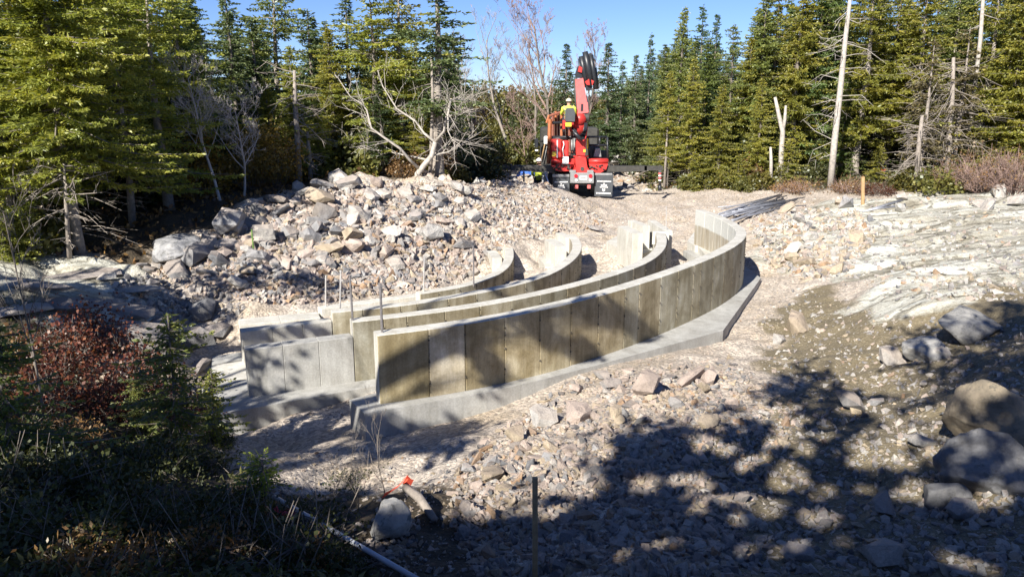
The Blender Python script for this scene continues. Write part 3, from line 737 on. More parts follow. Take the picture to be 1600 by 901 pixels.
PILE = [(260,400),(330,365),(380,335),(430,305),(500,288),(600,283),(720,290),(800,288),(880,305),(930,335),(950,352),(900,362),(830,372),(760,400),(735,430),(650,455),(560,465),(450,478),(380,470),(300,450),(240,430)]
FORE = [(720,720),(800,660),(900,590),(1000,580),(1060,568),(1140,560),(1200,600),(1260,640),(1180,760),(1150,901),(740,901),(700,800)]
r = np.random.default_rng(3)
W_PILE = [3, 2.4, 5, 2.4, .9, 1.0, .4]
def stones(name, poly, n, smin, smax, w, label, seed, sink=.25, power=2.2, cap=None):
    r = np.random.default_rng(seed); P, q = region(poly, n, r)
    s = smin + (smax - smin) * r.random(len(P)) ** power
    k = ~blocked(P[:, 0], P[:, 1], .04) & ~(inside(P[:, 0], P[:, 1], FP4) )
    P = P[k]; s = s[k]; P[:, 2] = hq(P[:, 0], P[:, 1]) + s * (.5 - sink - .25)
    c, _ = colours(len(P), r, w)
    return scatter(name, P, s, c, label, seed=seed)
stones('pile_rubble', PILE, 19000, .03, .26, W_PILE, 'loose pinkish and grey broken stone covering the slope of the rock pile', 31)
stones('pile_rubble', [(430,330),(500,300),(620,295),(760,330),(740,430),(600,455),(450,440),(330,420)], 4800, .11, .42, W_PILE, 'mid-sized angular broken rock filling the rock pile between its big blocks', 32)
stones('rubble', FORE, 9000, .02, .12, [2, 1.2, 5, 3, 1.4, 3, .2], 'broken stone rubble heaped in front of the curved walls and down to the lower edge', 33)
stones('rubble', FORE, 1100, .08, .24, [2, 1.5, 5, 3, 1.2, 2.5, .2], 'larger broken slabs among the rubble in front of the curved walls', 34)
stones('gravel', [(360,640),(560,660),(760,640),(900,585),(1100,560),(1190,520),(1250,440),(1200,360),(1120,320),(900,310),(1000,330),(1050,400),(700,500),(500,520),(340,560)], 9000, .012, .06, [3, 2, 6, 3, 1, 2, 1], 'fine pinkish crushed gravel around the wall footings', 35)
stones('gravel', [(1180,500),(1260,440),(1400,500),(1600,500),(1600,901),(1000,901),(1000,700),(1200,620)], 9500, .015, .14, [3, 4, 1, 2, .3, 2, 1.6], 'small pebbles in the dark mud on the right', 36, power=4)
stones('gravel', [(1170,330),(1330,300),(1600,300),(1600,470),(1400,470),(1250,430),(1180,380)], 2600, .03, .22, [3, 4, 1, 2, .3, 1, 2], 'loose chips and slabs lying on the pale bedrock on the right', 37, power=4)
stones('gravel', [(900,305),(1130,300),(1300,300),(1130,325),(1060,360),(960,350)], 2600, .02, .12, [2, 2, 6, 5, 1, .5, 1], 'small stones on the tan gravel track by the truck', 38, power=5)
stones('gravel', [(180,440),(300,400),(380,470),(380,500),(250,510),(180,480)], 1500, .03, .25, [5, 4, .6, 1, .2, 2.5, .6], 'loose grey stones strewn over the left rock ledge', 39, power=3)
stones('gravel', [(400,720),(560,700),(720,720),(740,901),(560,901),(380,800)], 1500, .015, .09, [3, 2, 3, 2, .5, 3, .3], 'small stones in the dark soil between the brush and the rubble', 40, power=3)
stones('gravel', [(560,262),(1040,262),(1040,300),(760,292)], 1500, .08, .5, [2, 3, 4, 3, .3, .5, 2], 'light broken stone lying along the track around the truck', 41, power=3)

stones('ledge_rubble', [(1165,345),(1240,322),(1340,330),(1370,370),(1330,420),(1260,440),(1200,420),(1180,380)], 1500, .05, .34, [2, 3, 3, 4, .8, 1, 1], 'broken tan and grey slabs where the right ledge breaks down towards the front wall', 42, power=2.2)
# individual rocks
GROUPS = {}
LAND = []
def rock(px, py, wpx, cname, mesh=None, label=None, asp=None, rz=None, group=None, sink=.22, mat=None, tilt=.35, big=None, cat='rock', cmul=1.0, at_p=None):
    if at_p is None:
        p, ok = hit([px], [py]); p = p[0]
    else: p = at_p
    size = wpx / F * math.hypot(p[1], p[0]) * 1.06
    me_ = mesh if mesh is not None else random.choice(BIG)
    o = bpy.data.objects.new('boulder' if mat is M_BOULDER else 'rock', me_); col.objects.link(o)
    if not me_.materials: me_.materials.append(mat or M_ROCK)
    o.rotation_euler = (random.uniform(-tilt, tilt), random.uniform(-tilt, tilt), random.uniform(0, 6.28) if rz is None else rz)
    a = asp or (1, random.uniform(.85, 1.1), random.uniform(.85, 1.15))
    o.scale = (size * a[0], size * a[1], size * a[2])
    z = float(hq(p[0], p[1])) + size * (.62 if mat is None else .9) * a[2] * (.5 - sink)
    o.location = (float(p[0]), float(p[1]) , z)
    k = random.uniform(.85, 1.12) * cmul; c = PAL[cname]; o.color = (c[0] * k, c[1] * k, c[2] * k, 1)
    tag(o, label, cat, group); return o
# single blocks that can be pointed at
BLK = [(530,288,42,'light grey','upright grey block on the very crest of the rock pile'),(505,300,40,'grey','leaning grey slab at the left end of the pile crest'),(500,322,58,'tan','large tan-topped block on the upper left of the pile'),
 (382,388,0,'grey',None),(360,365,60,'grey','large blue-grey boulder at the shaded left shoulder of the pile'),(433,320,40,'dark grey','dark block below the left end of the crest'),
 (463,322,26,'light grey','upright pale block right of the dark block on the left shoulder'),(403,335,24,'dark grey','narrow dark upright stone on the left shoulder of the pile'),
 (495,358,50,'light grey','big pale faceted block in the upper middle of the pile'),(562,345,42,'light grey','flat grey slab near the pile top behind the small upright stones'),
 (534,335,16,'rusty','small brown upright stone high in the middle of the pile'),(523,333,12,'white','small white upright chip beside the brown upright stone'),
 (515,402,50,'tan','large olive-tan block low in the middle of the pile'),(552,400,54,'pinkish','broad flat-topped brownish block beside the olive-tan one'),(488,420,28,'grey','dark-faced squarish block at the pile toe'),
 (552,378,40,'tan','low tan slab lying above the broad brownish block'),(518,380,28,'tan','small wedge-shaped block left of the low tan slab'),(636,357,24,'rusty','orange-pink block in the middle right of the pile'),
 (618,418,36,'white','pale pointed block at the pile toe near the thin rods'),(592,344,22,'light grey','pale cubic block left of the pinkish rubble slope'),(715,300,30,'light grey','pointed pale block on the crest near the dark thicket'),
 (668,302,30,'light grey','broad pale block on the crest left of the pointed one'),(636,310,32,'light grey','light sloping slab under the middle of the crest'),(598,312,30,'white','light triangular slab below the crest'),
 (745,378,0,'pinkish',None),(724,390,40,'dark grey','dark blocky rock low on the pile behind the farthest wall'),(350,392,34,'grey','grey slab under the blue-grey boulder'),(820,356,16,'pinkish','lone pale block on the gravel right of the pile'),
 (930,362,26,'grey','flat bluish slab on the gravel behind the second wall'),(1243,518,50,'tan','flat wedge-shaped tan slab on the mud right of the footing'),(1215,537,20,'light grey','grey slab beside the wedge-shaped tan slab'),
 (368,462,10,'rusty','small orange stone on the dirt at the left pile toe'),(770,752,56,'tan','big flat cream slab in the sunlit foreground rubble'),(733,738,30,'grey','upright grey-brown wedge left of the cream slab'),
 (838,722,34,'pinkish','rounded pinkish stone right of the cream slab'),(848,660,52,'light grey','broad pale slab at the top of the foreground rubble'),(900,657,44,'pinkish','pinkish block beside the broad pale slab'),(788,768,30,'tan','small cream block below the flat cream slab'),
 (1010,615,56,'pinkish','large sunlit pinkish boulder face in the rubble right of centre'),(1080,600,60,'pinkish','broad pale earth-covered rock near the footing corner'),(1125,570,14,'dark grey','small dark upright shard by the footing corner'),
 (1030,592,16,'rusty','small orange stone on top of the rubble below the footing'),(940,592,34,'grey','flat grey slab at the foot of the front footing'),(1440,698,36,'white','bright white squarish stone in the mud on the right'),
 (1395,570,46,'white','pale rounded stone in the sunlit mud at right'),(1320,628,30,'light grey','small flat stone in the shaded mud'),(1378,800,52,'grey','grey-green faceted rock in the dark lower right'),(1380,880,66,'light grey','largest pale slab at the bottom edge on the right'),
 (1245,875,54,'grey','grey slab near the bottom edge right of the rubble'),(1168,822,26,'light grey','pale bluish rounded stone in the deep shade'),(1258,854,30,'light grey','small whitish stone above the grey bottom slab'),(1328,640,64,'dark grey','dark oval boulder half buried in the mud'),
 (1100,610,30,'tan','tan block between the rubble and the mud'),(1240,770,0,'grey',None),(1075,828,40,'light grey','bluish slab low in the rubble'),(1040,840,30,'tan','brown flat stone low in the rubble'),(1500,808,46,'grey','grey stone under the lowest big boulder'),
 (1595,322,34,'light grey','rounded pale rock at the right edge beneath the brush'),(1318,322,26,'tan','light rock beside the bundle of rods on the ledge'),(1250,455,0,'tan',None),(165,600,34,'tan','sunlit cream stone behind the red bushes'),
 (730,735,0,'grey',None),(1460,560,40,'light grey','pale stone at the edge of the right-hand shadow'),(1500,640,0,'grey',None)]
for b in BLK:
    if b[4]: rock(b[0], b[1], b[2] * .95, b[3], label=b[4], group='individual rocks', rz=None, sink=.12); LAND.append((b[0], b[1], ' '.join(b[4].split()[:9])))
# the rest of the larger rocks, by kind and place
USED = set()
def describe(q, wp, cn, place):
    """size, colour and the nearest nameable block"""
    sz = 'small' if wp < 18 else ('mid-sized' if wp < 27 else 'large')
    ds = sorted((math.hypot(q[0] - l[0], (q[1] - l[1]) * 1.3), l) for l in LAND)
    for d, l in ds[:14]:
        dx, dy = q[0] - l[0], q[1] - l[1]
        rel = ('right of' if dx > 0 else 'left of') if abs(dx) > abs(dy) * 1.2 else ('below' if dy > 0 else 'above')
        for how in ((('close ' if d < 30 else 'a little '),) if d < 70 else ('some way ',)):
            lab = '%s %s rock %s%s the %s' % (sz, cn, how, rel, l[2])
            if lab not in USED and len(lab.split()) <= 16: USED.add(lab); return lab
    return 'angular %s %s rock %s' % (sz, cn, place)
def rocks(poly, n, wmin, wmax, w, place, seed, power=2.0, sink=.15):
    r = np.random.default_rng(seed); P, q = region(poly, n, r); k = ~blocked(P[:, 0], P[:, 1], .15) & ~inside(P[:, 0], P[:, 1], FP4); P = P[k]; q = q[k]
    _, ks = colours(len(P), r, w)
    for i in range(len(P)):
        cn = PN[ks[i]]; wp = wmin + (wmax - wmin) * r.random() ** power
        lab = describe(q[i], wp, cn, place)
        rock(0, 0, wp, cn, at_p=P[i], label=lab, group='%s rocks %s' % (cn, place), tilt=.7, sink=sink)
rocks([(400,335),(450,300),(560,288),(740,292),(760,330),(720,370),(620,400),(560,430),(420,420),(350,390)], 128, 14, 38, [4, 4, 4, 2, .5, 1.2, .8], 'in the rock pile behind the walls', 51, 2.4, .10)
rocks([(330,385),(400,340),(420,410),(480,440),(380,460),(260,430)], 28, 16, 44, [5, 3, 1, 1, .2, 3, .3], 'in the shaded left toe of the rock pile', 52)
rocks([(720,730),(800,660),(900,600),(1130,575),(1200,620),(1120,680),(900,740),(780,790)], 20, 16, 44, [2, 3, 6, 4, 1, .7, .5], 'in the sunlit foreground rubble', 53)
rocks([(850,760),(1120,690),(1180,780),(1120,890),(760,890),(760,800)], 14, 14, 36, [4, 3, 3, 1, .5, 3, .2], 'in the shaded foreground rubble', 54)
rocks([(1180,640),(1400,540),(1500,560),(1460,620),(1300,720),(1350,880),(1180,880)], 10, 10, 30, [4, 4, 1, 2, .2, 1, 1.5], 'scattered on the mud at the right', 55, 3)
rocks([(1170,345),(1250,325),(1360,335),(1370,380),(1310,430),(1220,430)], 11, 14, 40, [2, 3, 2, 5, .5, .5, 1], 'on the broken edge of the right ledge', 57, 2, .25)
rocks([(1200,330),(1400,305),(1590,305),(1590,330),(1400,345)], 7, 14, 36, [2, 5, 1, 2, .2, .3, 2], 'along the top of the right ledge', 58, 2, .25)
rocks([(60,425),(200,410),(320,400),(360,470),(200,470)], 7, 12, 40, [5, 4, 1, 1, .2, 2, .3], 'along the left rock ledge', 56)
# big rounded boulders on the right and a few others
def boulder(px, py, wpx, cname, seed, label, asp, rz=0.0, sink=.2, cmul=1.0, sub=4, amp=.25):
    me_ = blob(seed, sub, (1, 1, 1), amp); me_.materials.append(M_BOULDER)
    o = rock(px, py, wpx, cname, mesh=me_, label=label, asp=asp, rz=rz, mat=M_BOULDER, tilt=.1, cat='boulder', sink=sink, cmul=cmul, group='large rounded boulders'); return o
boulder(1582, 685, 140, 'tan', 913 + 8, 'upper of the two big mossy boulders at the right edge', (1, .9, .80), .3, .3, .62, 5, .6)
boulder(1560, 762, 128, 'grey', 922, 'lower big smooth boulder at the right edge with a cracked front', (1.05, .9, .74), -.5, .3, .75, 5, .6)
boulder(1475, 788, 62, 'grey', 903, 'smaller dark boulder left of the two big ones at the right edge', (1, .9, .7), .2, .2, .62)
boulder(610, 850, 62, 'light grey', 904, 'speckled grey-white boulder in the shaded soil at the lower middle', (1, .85, 1.15), .4, .0, .9, 4, .3)
boulder(1500, 450, 0.1, 'grey', 905, 'x', (1, 1, 1)) if False else None
boulder(290, 400, 80, 'grey', 906, 'broad smooth grey boulder at the forest edge left of the pile', (1.25, .9, .5), .1, .3, .95, 5, .4)
rock(285, 545, 80, 'dark grey', label='shaded blocky outcrop above the left footing slabs', asp=(1.2, .9, .9), rz=.2, tilt=.1, cmul=1.2, sink=.25)
rock(345, 525, 46, 'dark grey', label='dark blocky stone touching the left ends of the low walls', asp=(1, .9, .9), rz=.9, tilt=.2, cmul=1.3, sink=.2)
rock(250, 515, 60, 'grey', label='grey block on the lip of the left rock cut', asp=(1.2, .9, .6), rz=2.2, tilt=.15, sink=.25)
rock(310, 580, 44, 'dark grey', label='dark stone just left of the footing slabs', asp=(1, .9, .8), rz=1.2, tilt=.2, cmul=1.2)
rock(215, 545, 90, 'dark grey', label='dark cut rock face left of the footing slabs', asp=(1.3, .8, .8), rz=-.2, tilt=.1, cmul=1.2, sink=.3)
boulder(322, 500, 42, 'grey', 909, 'dark squarish rock beside the left ends of the low walls', (1, .9, .8), .6, .15, .8)
0 and boulder(1410, 480, 130, 'white', 912, 'smooth white dome of bedrock in front of the ledge on the right', (1.5, 1.0, .30), .1, .62, 1.0, 5, .3)
boulder(1440, 560, 60, 'light grey', 913, 'rounded pale rock in the mud near the right-hand shadow', (1.2, .9, .6), .7, .2, .9)
boulder(1510, 520, 90, 'light grey', 914, 'low olive-grey rock on the bank at the right', (1.3, .8, .5), .5, .25, .8)

for k, (bx, by, bw) in enumerate([(1570, 700, 170), (1550, 772, 160), (1475, 796, 70), (610, 858, 70), (290, 408, 90)]):
    stones('gravel', [(bx - bw * .6, by - bw * .16), (bx + bw * .6, by - bw * .16), (bx + bw * .6, by + bw * .2), (bx - bw * .6, by + bw * .2)], 130, .03, .16, [3, 2, 2, 2, .5, 3, .4], 'stones and chips gathered at the foot of ' + ['the upper right boulder', 'the lower right boulder', 'the small dark boulder at the right', 'the speckled boulder', 'the smooth forest-edge boulder'][k], 80 + k, power=2.5)

for px, py, w, cn, asp, rz, lab in [(130, 436, 120, 'grey', (1.5, .8, .34), .15, 'long flat slab of grey bedrock in front of the large near spruce'), (40, 448, 120, 'grey', (1.5, .9, .34), -.1, 'broad low bedrock slab at the left border'), (205, 455, 90, 'light grey', (1.4, .8, .36), .3, 'pale slab of bedrock sloping towards the rock pile'),
    (95, 478, 130, 'dark grey', (1.6, .7, .3), .05, 'dark lower shelf of bedrock above the red bushes'), (190, 490, 100, 'grey', (1.4, .8, .45), -.25, 'blocky bedrock shelf at the edge of the dark cut'), (20, 490, 90, 'light grey', (1.5, .8, .35), .2, 'pale bedrock shelf low at the left border')]:
    rock(px, py, w * .72, cn, label=lab, asp=asp, rz=rz, tilt=.06, sink=.30, mat=None, cmul=.95, cat='ledge')
# ------------------------------------------------------------------ vegetation generators
class Leaves:
    def __init__(s): s.V = []; s.C = []
    def quads(s, B, T, W, c):
        """thin diamond leaves: base B, tip T, half-width vectors W (n,3), colour value c (n)"""
        M_ = B + (T - B) * .45
        s.V.append(np.stack([B, M_ + W, T, M_ - W], 1)); s.C.append(np.repeat(c[:, None], 4, 1))
    def mesh(s, name):
        V = np.concatenate(s.V).reshape(-1, 3); c = np.concatenate(s.C).ravel()
        f = np.arange(len(V)).reshape(-1, 4)
        return npmesh(name, V, [f], False, np.repeat(np.clip(c, 0, 1)[:, None], 3, 1))
def unit(a): return a / (np.linalg.norm(a, axis=-1, keepdims=True) + 1e-9)
def cross_rand(d, r):
    q = r.normal(size=d.shape); return unit(np.cross(d, q))

def spruce(seed, H, cs, rad, whorl=.22, nb=7, twig=.10, tl=.38, tw=.036, dens=1.0, droop=.25, ragged=.5, dead_low=True, lean=0.0, top_pow=.85, trunk_r=None):
    r = np.random.default_rng(seed); L = Leaves(); wood = MB(); dead = MB(); limbs = MB()
    tr = trunk_r or (.018 * H + .03)
    ax = lambda z: np.array([lean * z + .05 * math.sin(z * .7 + seed), .05 * math.cos(z * .6 + seed * 2), z])
    zs = np.linspace(-.3, H, 12); wood.tube([ax(z) for z in zs], [max(.008, tr * (1 - max(z, 0) / H) ** .9 + .004) * (1.25 if z < 0.1 else 1) for z in zs], 8)
    z = cs
    while z < H - .05:
        f = (z - cs) / (H - cs); Lm = rad * (1 - f) ** top_pow * (.55 + .45 * min(1, f * 5 + .3)) + .10
        for k in range(nb):
            if r.random() > dens: continue
            a = r.uniform(0, 6.283); ln = Lm * r.uniform(max(.15, 1 - ragged * 1.3), 1 + ragged * .5) * (1 + .28 * math.sin(a * 2 + seed) * math.sin(z * 1.1 + seed) + .18 * math.sin(z * 2.3 + a))
            if r.random() < .06: ln *= 1.25
            zb = z + r.uniform(-.1, .1); p0 = ax(zb); d = np.array([math.cos(a), math.sin(a), 0]); side = np.array([-d[1], d[0], 0])
            dr = droop * r.uniform(.4, 1.5) * (1 - f * 1.3); n = max(3, int(ln / twig)); s = np.linspace(.12, 1, n)
            P = p0 + d * (s * ln)[:, None] + np.array([0, 0, 1]) * ((-dr * s + .55 * dr * s ** 2.4) * ln)[:, None]
            limbs.tube([p0, P[len(P) // 2], P[-1]], [.006 + .010 * ln, .004 + .005 * ln, .003], 3, cap=False)
            shade = .38 + r.uniform(-.2, .2)
            for sg in (-1, 1):
                m = n; l = tl * (1.15 - s * .75) * r.uniform(.6, 1.25, m) * min(1.2, .45 + ln * .5)
                dirv = unit(d * r.uniform(.5, 1.1, (m, 1)) + side * sg * r.uniform(.5, 1.1, (m, 1)) + np.array([0, 0, 1]) * r.uniform(-.6, .3, (m, 1)))
                T = P + dirv * l[:, None]; wv = unit(np.cross(dirv, np.array([0, 0, 1.0])) + r.normal(size=(m, 3)) * .45) * tw * r.uniform(.7, 1.3, (m, 1))
                L.quads(P, T, wv, shade + r.uniform(-.15, .25, m))
                # secondary sprays off each twig
                for q in range(3):
                    u = r.uniform(.2, .85, (m, 1)); B = P + dirv * l[:, None] * u
                    d2 = unit(dirv + r.normal(size=(m, 3)) * .55 + np.array([0, 0, -.15])); l2 = l * r.uniform(.35, .6, m)
                    wv = cross_rand(d2, r) * tw * .8
                    L.quads(B, B + d2 * l2[:, None], wv, shade + r.uniform(-.1, .35, m))
            d2 = unit(np.repeat(d[None], 2, 0) + r.normal(size=(2, 3)) * .2); L.quads(np.repeat(P[-1:], 2, 0), P[-1:] + d2 * tl * .5, cross_rand(d2, r) * tw, np.full(2, shade + .3))
        z += whorl * r.uniform(.75, 1.25) * (.6 + .4 * (1 - f))
    # leader
    P = np.array([ax(zz) for zz in np.linspace(H - .5, H, 8)]); d2 = unit(r.normal(size=(8, 3)) * .5 + np.array([0, 0, .6])); L.quads(P, P + d2 * .16, cross_rand(d2, r) * tw * .7, r.uniform(.3, .7, 8))
    if dead_low:
        z = min(.7, cs * .3)
        while z < cs + .15 * (H - cs):
            for k in range(r.integers(2, 4)):
                a = r.uniform(0, 6.283); ln = rad * r.uniform(.25, .8); p0 = ax(z); d = np.array([math.cos(a), math.sin(a), r.uniform(-.3, .15)])
                pts = [p0, p0 + d * ln * .5, p0 + d * ln + np.array([0, 0, -.1 * ln])]; dead.tube(pts, [.011, .008, .003], 3, cap=False)
                for q in range(r.integers(2, 5)):
                    b0 = p0 + d * ln * r.uniform(.3, .95); b1 = b0 + unit(d + r.normal(size=3) * .7) * r.uniform(.1, .35); dead.tube([b0, b1], [.005, .002], 3, cap=False)
            z += r.uniform(.15, .35)
    return wood.mesh('trunk', True), L.mesh('crown'), (dead.mesh('dead_branches') if dead.v else None), limbs.mesh('branches')

def bare(seed, H, tr=.07, levels=4, spread=.5, first=.3, nmain=7, lean=(0, 0), upw=.35, twig_r=.004, kink=.15, keep=1.0):
    r = np.random.default_rng(seed); trunk = MB(); tw = MB()
    def grow(p, d, ln, rad, lev):
        n = 4 if lev < 2 else 3; pts = [p]; cur = p.copy(); dd = d.copy(); rads = [rad]
        for i in range(n):
            dd = unit(dd + r.normal(size=3) * kink + np.array([0, 0, upw * .25])); cur = cur + dd * ln / n; pts.append(cur.copy()); rads.append(max(twig_r * .7, rad * (1 - .75 * (i + 1) / n)))
        (trunk if lev == 0 else tw).tube(pts, rads, 7 if lev == 0 else (5 if lev == 1 else 3), cap=False)
        if lev >= levels: return
        nk = nmain if lev == 0 else r.integers(3, 6)
        for k in range(nk):
            u = (first + (1 - first) * (k + r.random()) / nk) if lev == 0 else r.uniform(.25, 1); i = min(int(u * n), n - 1); q = pts[i] + (pts[i + 1] - pts[i]) * (u * n - i)
            ld = unit(pts[i + 1] - pts[i]); nd = unit(ld * (1 - spread) + cross_rand(ld[None], r)[0] * spread * 1.3 + np.array([0, 0, upw * .5]))
            grow(q, nd, ln * (1 - u * .45) * r.uniform(.35, .6) * (keep if lev else 1), max(twig_r, rads[i] * r.uniform(.35, .6)), lev + 1)
    grow(np.array([0, 0, -.2]), unit(np.array([lean[0], lean[1], 1.0])), H, tr, 0)
    return trunk.mesh('trunk', True), tw.mesh('branches')

def bush(seed, w, h, n, ls=.06, stems=10, lw=.4, twigs=True, clump=.12, nc=40):
    r = np.random.default_rng(seed); L = Leaves(); wood = MB(); cents = []
    for i in range(nc):
        a = r.uniform(0, 6.283); q = math.sqrt(r.random()) * w * .5; z = h * (.15 + .85 * r.random() * (1 - (q / (w * .5)) ** 2 * .55)); cents.append((q * math.cos(a), q * math.sin(a), z))
    cents = np.array(cents); k = r.integers(0, nc, n); B = cents[k] + r.normal(size=(n, 3)) * clump; B[:, 2] = np.abs(B[:, 2])
    d = unit(r.normal(size=(n, 3)) + np.array([0, 0, .5])); sz = ls * r.uniform(.5, 1.4, n)
    L.quads(B, B + d * sz[:, None], cross_rand(d, r) * (sz * lw)[:, None], r.uniform(.1, .9, n) * .7 + (k % 7) / 7 * .3)
    for i in range(stems):
        c = cents[r.integers(0, nc)]; wood.tube([(c[0] * .15, c[1] * .15, -.05), (c[0] * .6, c[1] * .6, c[2] * .55), tuple(c)], [.008, .006, .003], 3, cap=False)
        for q in range(3):
            b0 = c * r.uniform(.5, 1); b1 = b0 + r.normal(size=3) * .12 + np.array([0, 0, .1]); wood.tube([b0, b1], [.004, .002], 3, cap=False)
    return wood.mesh('stems'), L.mesh('leaves')

KINDS = {}
TALL = {}
def kind(key, meshes, names, mats):
    hi = 0
    for m_ in meshes:
        if m_ is not None:
            co = np.empty(len(m_.vertices) * 3, np.float32); m_.vertices.foreach_get('co', co); hi = max(hi, float(np.percentile(co[2::3], 99.8)))
    TALL[key] = hi; mats = list(mats) + [M_BARK] * (len(meshes) - len(mats)); KINDS[key] = [(m, n, t) for m, n, t in zip(meshes, names, mats) if m is not None]; [m.materials.append(t) for m, n, t in KINDS[key]]
TN = ['trunk', 'crown', 'dead_branches', 'branches']
kind('full', spruce(1, 9.5, .5, 2.3, dens=.95), TN, [M_BARK, M_NEEDLE, M_BARK_PALE])
kind('full2', spruce(2, 8.6, .3, 2.2, droop=.32), TN, [M_BARK, M_NEEDLE, M_BARK_PALE])
kind('edge', spruce(3, 10.5, 2.2, 2.4, dens=.85), TN, [M_BARK_PALE, M_NEEDLE, M_BARK_PALE])
kind('edge2', spruce(4, 9.6, 1.7, 2.1, dens=.8, ragged=.5), TN, [M_BARK_PALE, M_NEEDLE, M_BARK_PALE])
kind('dark', spruce(5, 9.0, 1.2, 1.8, dens=.85, whorl=.27), TN, [M_BARK, M_NEEDLE_DARK, M_BARK_PALE])
kind('dark2', spruce(6, 8.2, .9, 1.6, dens=.8, whorl=.3, ragged=.5), TN, [M_BARK, M_NEEDLE_DARK, M_BARK_PALE])
kind('thin', spruce(7, 9.0, 2.8, 1.5, dens=.7, whorl=.3, ragged=.6), TN, [M_BARK_PALE, M_NEEDLE_DARK, M_BARK_PALE])
kind('dying', spruce(8, 7.5, 1.6, 1.5, dens=.5, whorl=.3, ragged=.5), TN, [M_BARK_PALE, M_NEEDLE_DEAD, M_BARK_SILVER])
kind('rough', spruce(13, 8.8, .9, 2.6, ragged=.85, dens=.6, whorl=.27, droop=.02, top_pow=.6), TN, [M_BARK, M_NEEDLE, M_BARK_PALE])
kind('rough2', spruce(14, 9.4, 1.6, 2.3, ragged=.9, dens=.55, whorl=.3, droop=.12, top_pow=.55), TN, [M_BARK_PALE, M_NEEDLE, M_BARK_PALE])
kind('young', spruce(9, 2.6, .15, .75, whorl=.13, twig=.06, tl=.2, tw=.02, dead_low=False, trunk_r=.03), TN, [M_BARK, M_NEEDLE, M_BARK])
kind('young2', spruce(10, 1.5, .1, .55, whorl=.10, twig=.05, tl=.16, tw=.016, dead_low=False, trunk_r=.02), TN, [M_BARK, M_NEEDLE, M_BARK])
kind('near', spruce(11, 11.0, 2.7, 2.9, whorl=.17, nb=8, twig=.07, tl=.36, tw=.032, dens=.8, droop=.55, trunk_r=.17, ragged=.7), TN, [M_BARK_PALE, M_NEEDLE, M_BARK_PALE])
kind('near2', spruce(12, 10.0, 1.9, 2.4, whorl=.18, nb=7, twig=.075, tl=.36, tw=.032, dens=.8, droop=.6, trunk_r=.13, ragged=.7), TN, [M_BARK_PALE, M_NEEDLE, M_BARK_PALE])
OLDT = {'full': 9.5, 'full2': 8.6, 'edge': 10.5, 'edge2': 9.6, 'dark': 9.0, 'dark2': 8.2, 'thin': 9.0, 'dying': 7.5, 'young': 2.6, 'young2': 1.5, 'near': 11.0, 'near2': 10.0}
TINT = {'std': (1, 1, 1), 'yel': (1.35, 1.15, .75), 'blue': (.75, .92, 1.15), 'deep': (.65, .72, .7), 'brn': (1.4, 1.0, .7), 'lt': (1.5, 1.4, 1.0)}  # lt is paler, and paints sunlight into the left foliage
def plant(key, name, x, y, sc, label, cat, group=None, rz=None, tint='std', z=None, tilt=(0, 0), sz=None):
    zz = float(hq(x, y)) if abs(x) < 24 and y < 62 and y > -7 else float(height(np.array([x]), np.array([y]))[0])
    o = empty(name, (x, y, zz - .05 if z is None else z), random.uniform(0, 6.28) if rz is None else rz, label, cat, group)
    o.rotation_euler[0], o.rotation_euler[1] = tilt
    o.scale = (sc, sc, sc if sz is None else sz)
    t = TINT[tint]; k = random.uniform(.85, 1.15)
    for me_, n, mt in KINDS[key]:
        c = bpy.data.objects.new(n, me_)
        if n in ('branches', 'dead_branches', 'stems', 'crown', 'leaves'): c['kind'] = 'stuff'
        col.objects.link(c); c.parent = o; c.color = (t[0] * k, t[1] * k, t[2] * k, 1) if mt.name.endswith(('needles', 'leaves')) else (1, 1, 1, 1)
    return o
def base_at(px, D): return (px - 800) / F * D / CP * (1) , D
def tree_px(key, px, D, ytop, label, tint='std', name='spruce_tree', group=None, cat='tree', wid=1.0, tilt=(0, 0)):
    """stands where the photo shows it: column px at forward distance D, tip at photo height ytop"""
    x = (px - 800) / F * (D * CP + 0.9); gz = float(hq(x, D)); top = at(px, ytop, D)[2]; H = top - gz; s = H / TALL[key]
    o = plant(key, name, x, D, s, label, cat, group, None, tint, tilt=tilt); o.scale = (s * wid, s * wid, s); return o
def free(x, y):
    return not inside(np.array([x]), np.array([y]), CLEAR)[0]

G1 = 'spruces along the left edge of the clearing'; G2 = 'spruces along the right edge of the clearing'; G3 = 'trees around the sky gap behind the truck'
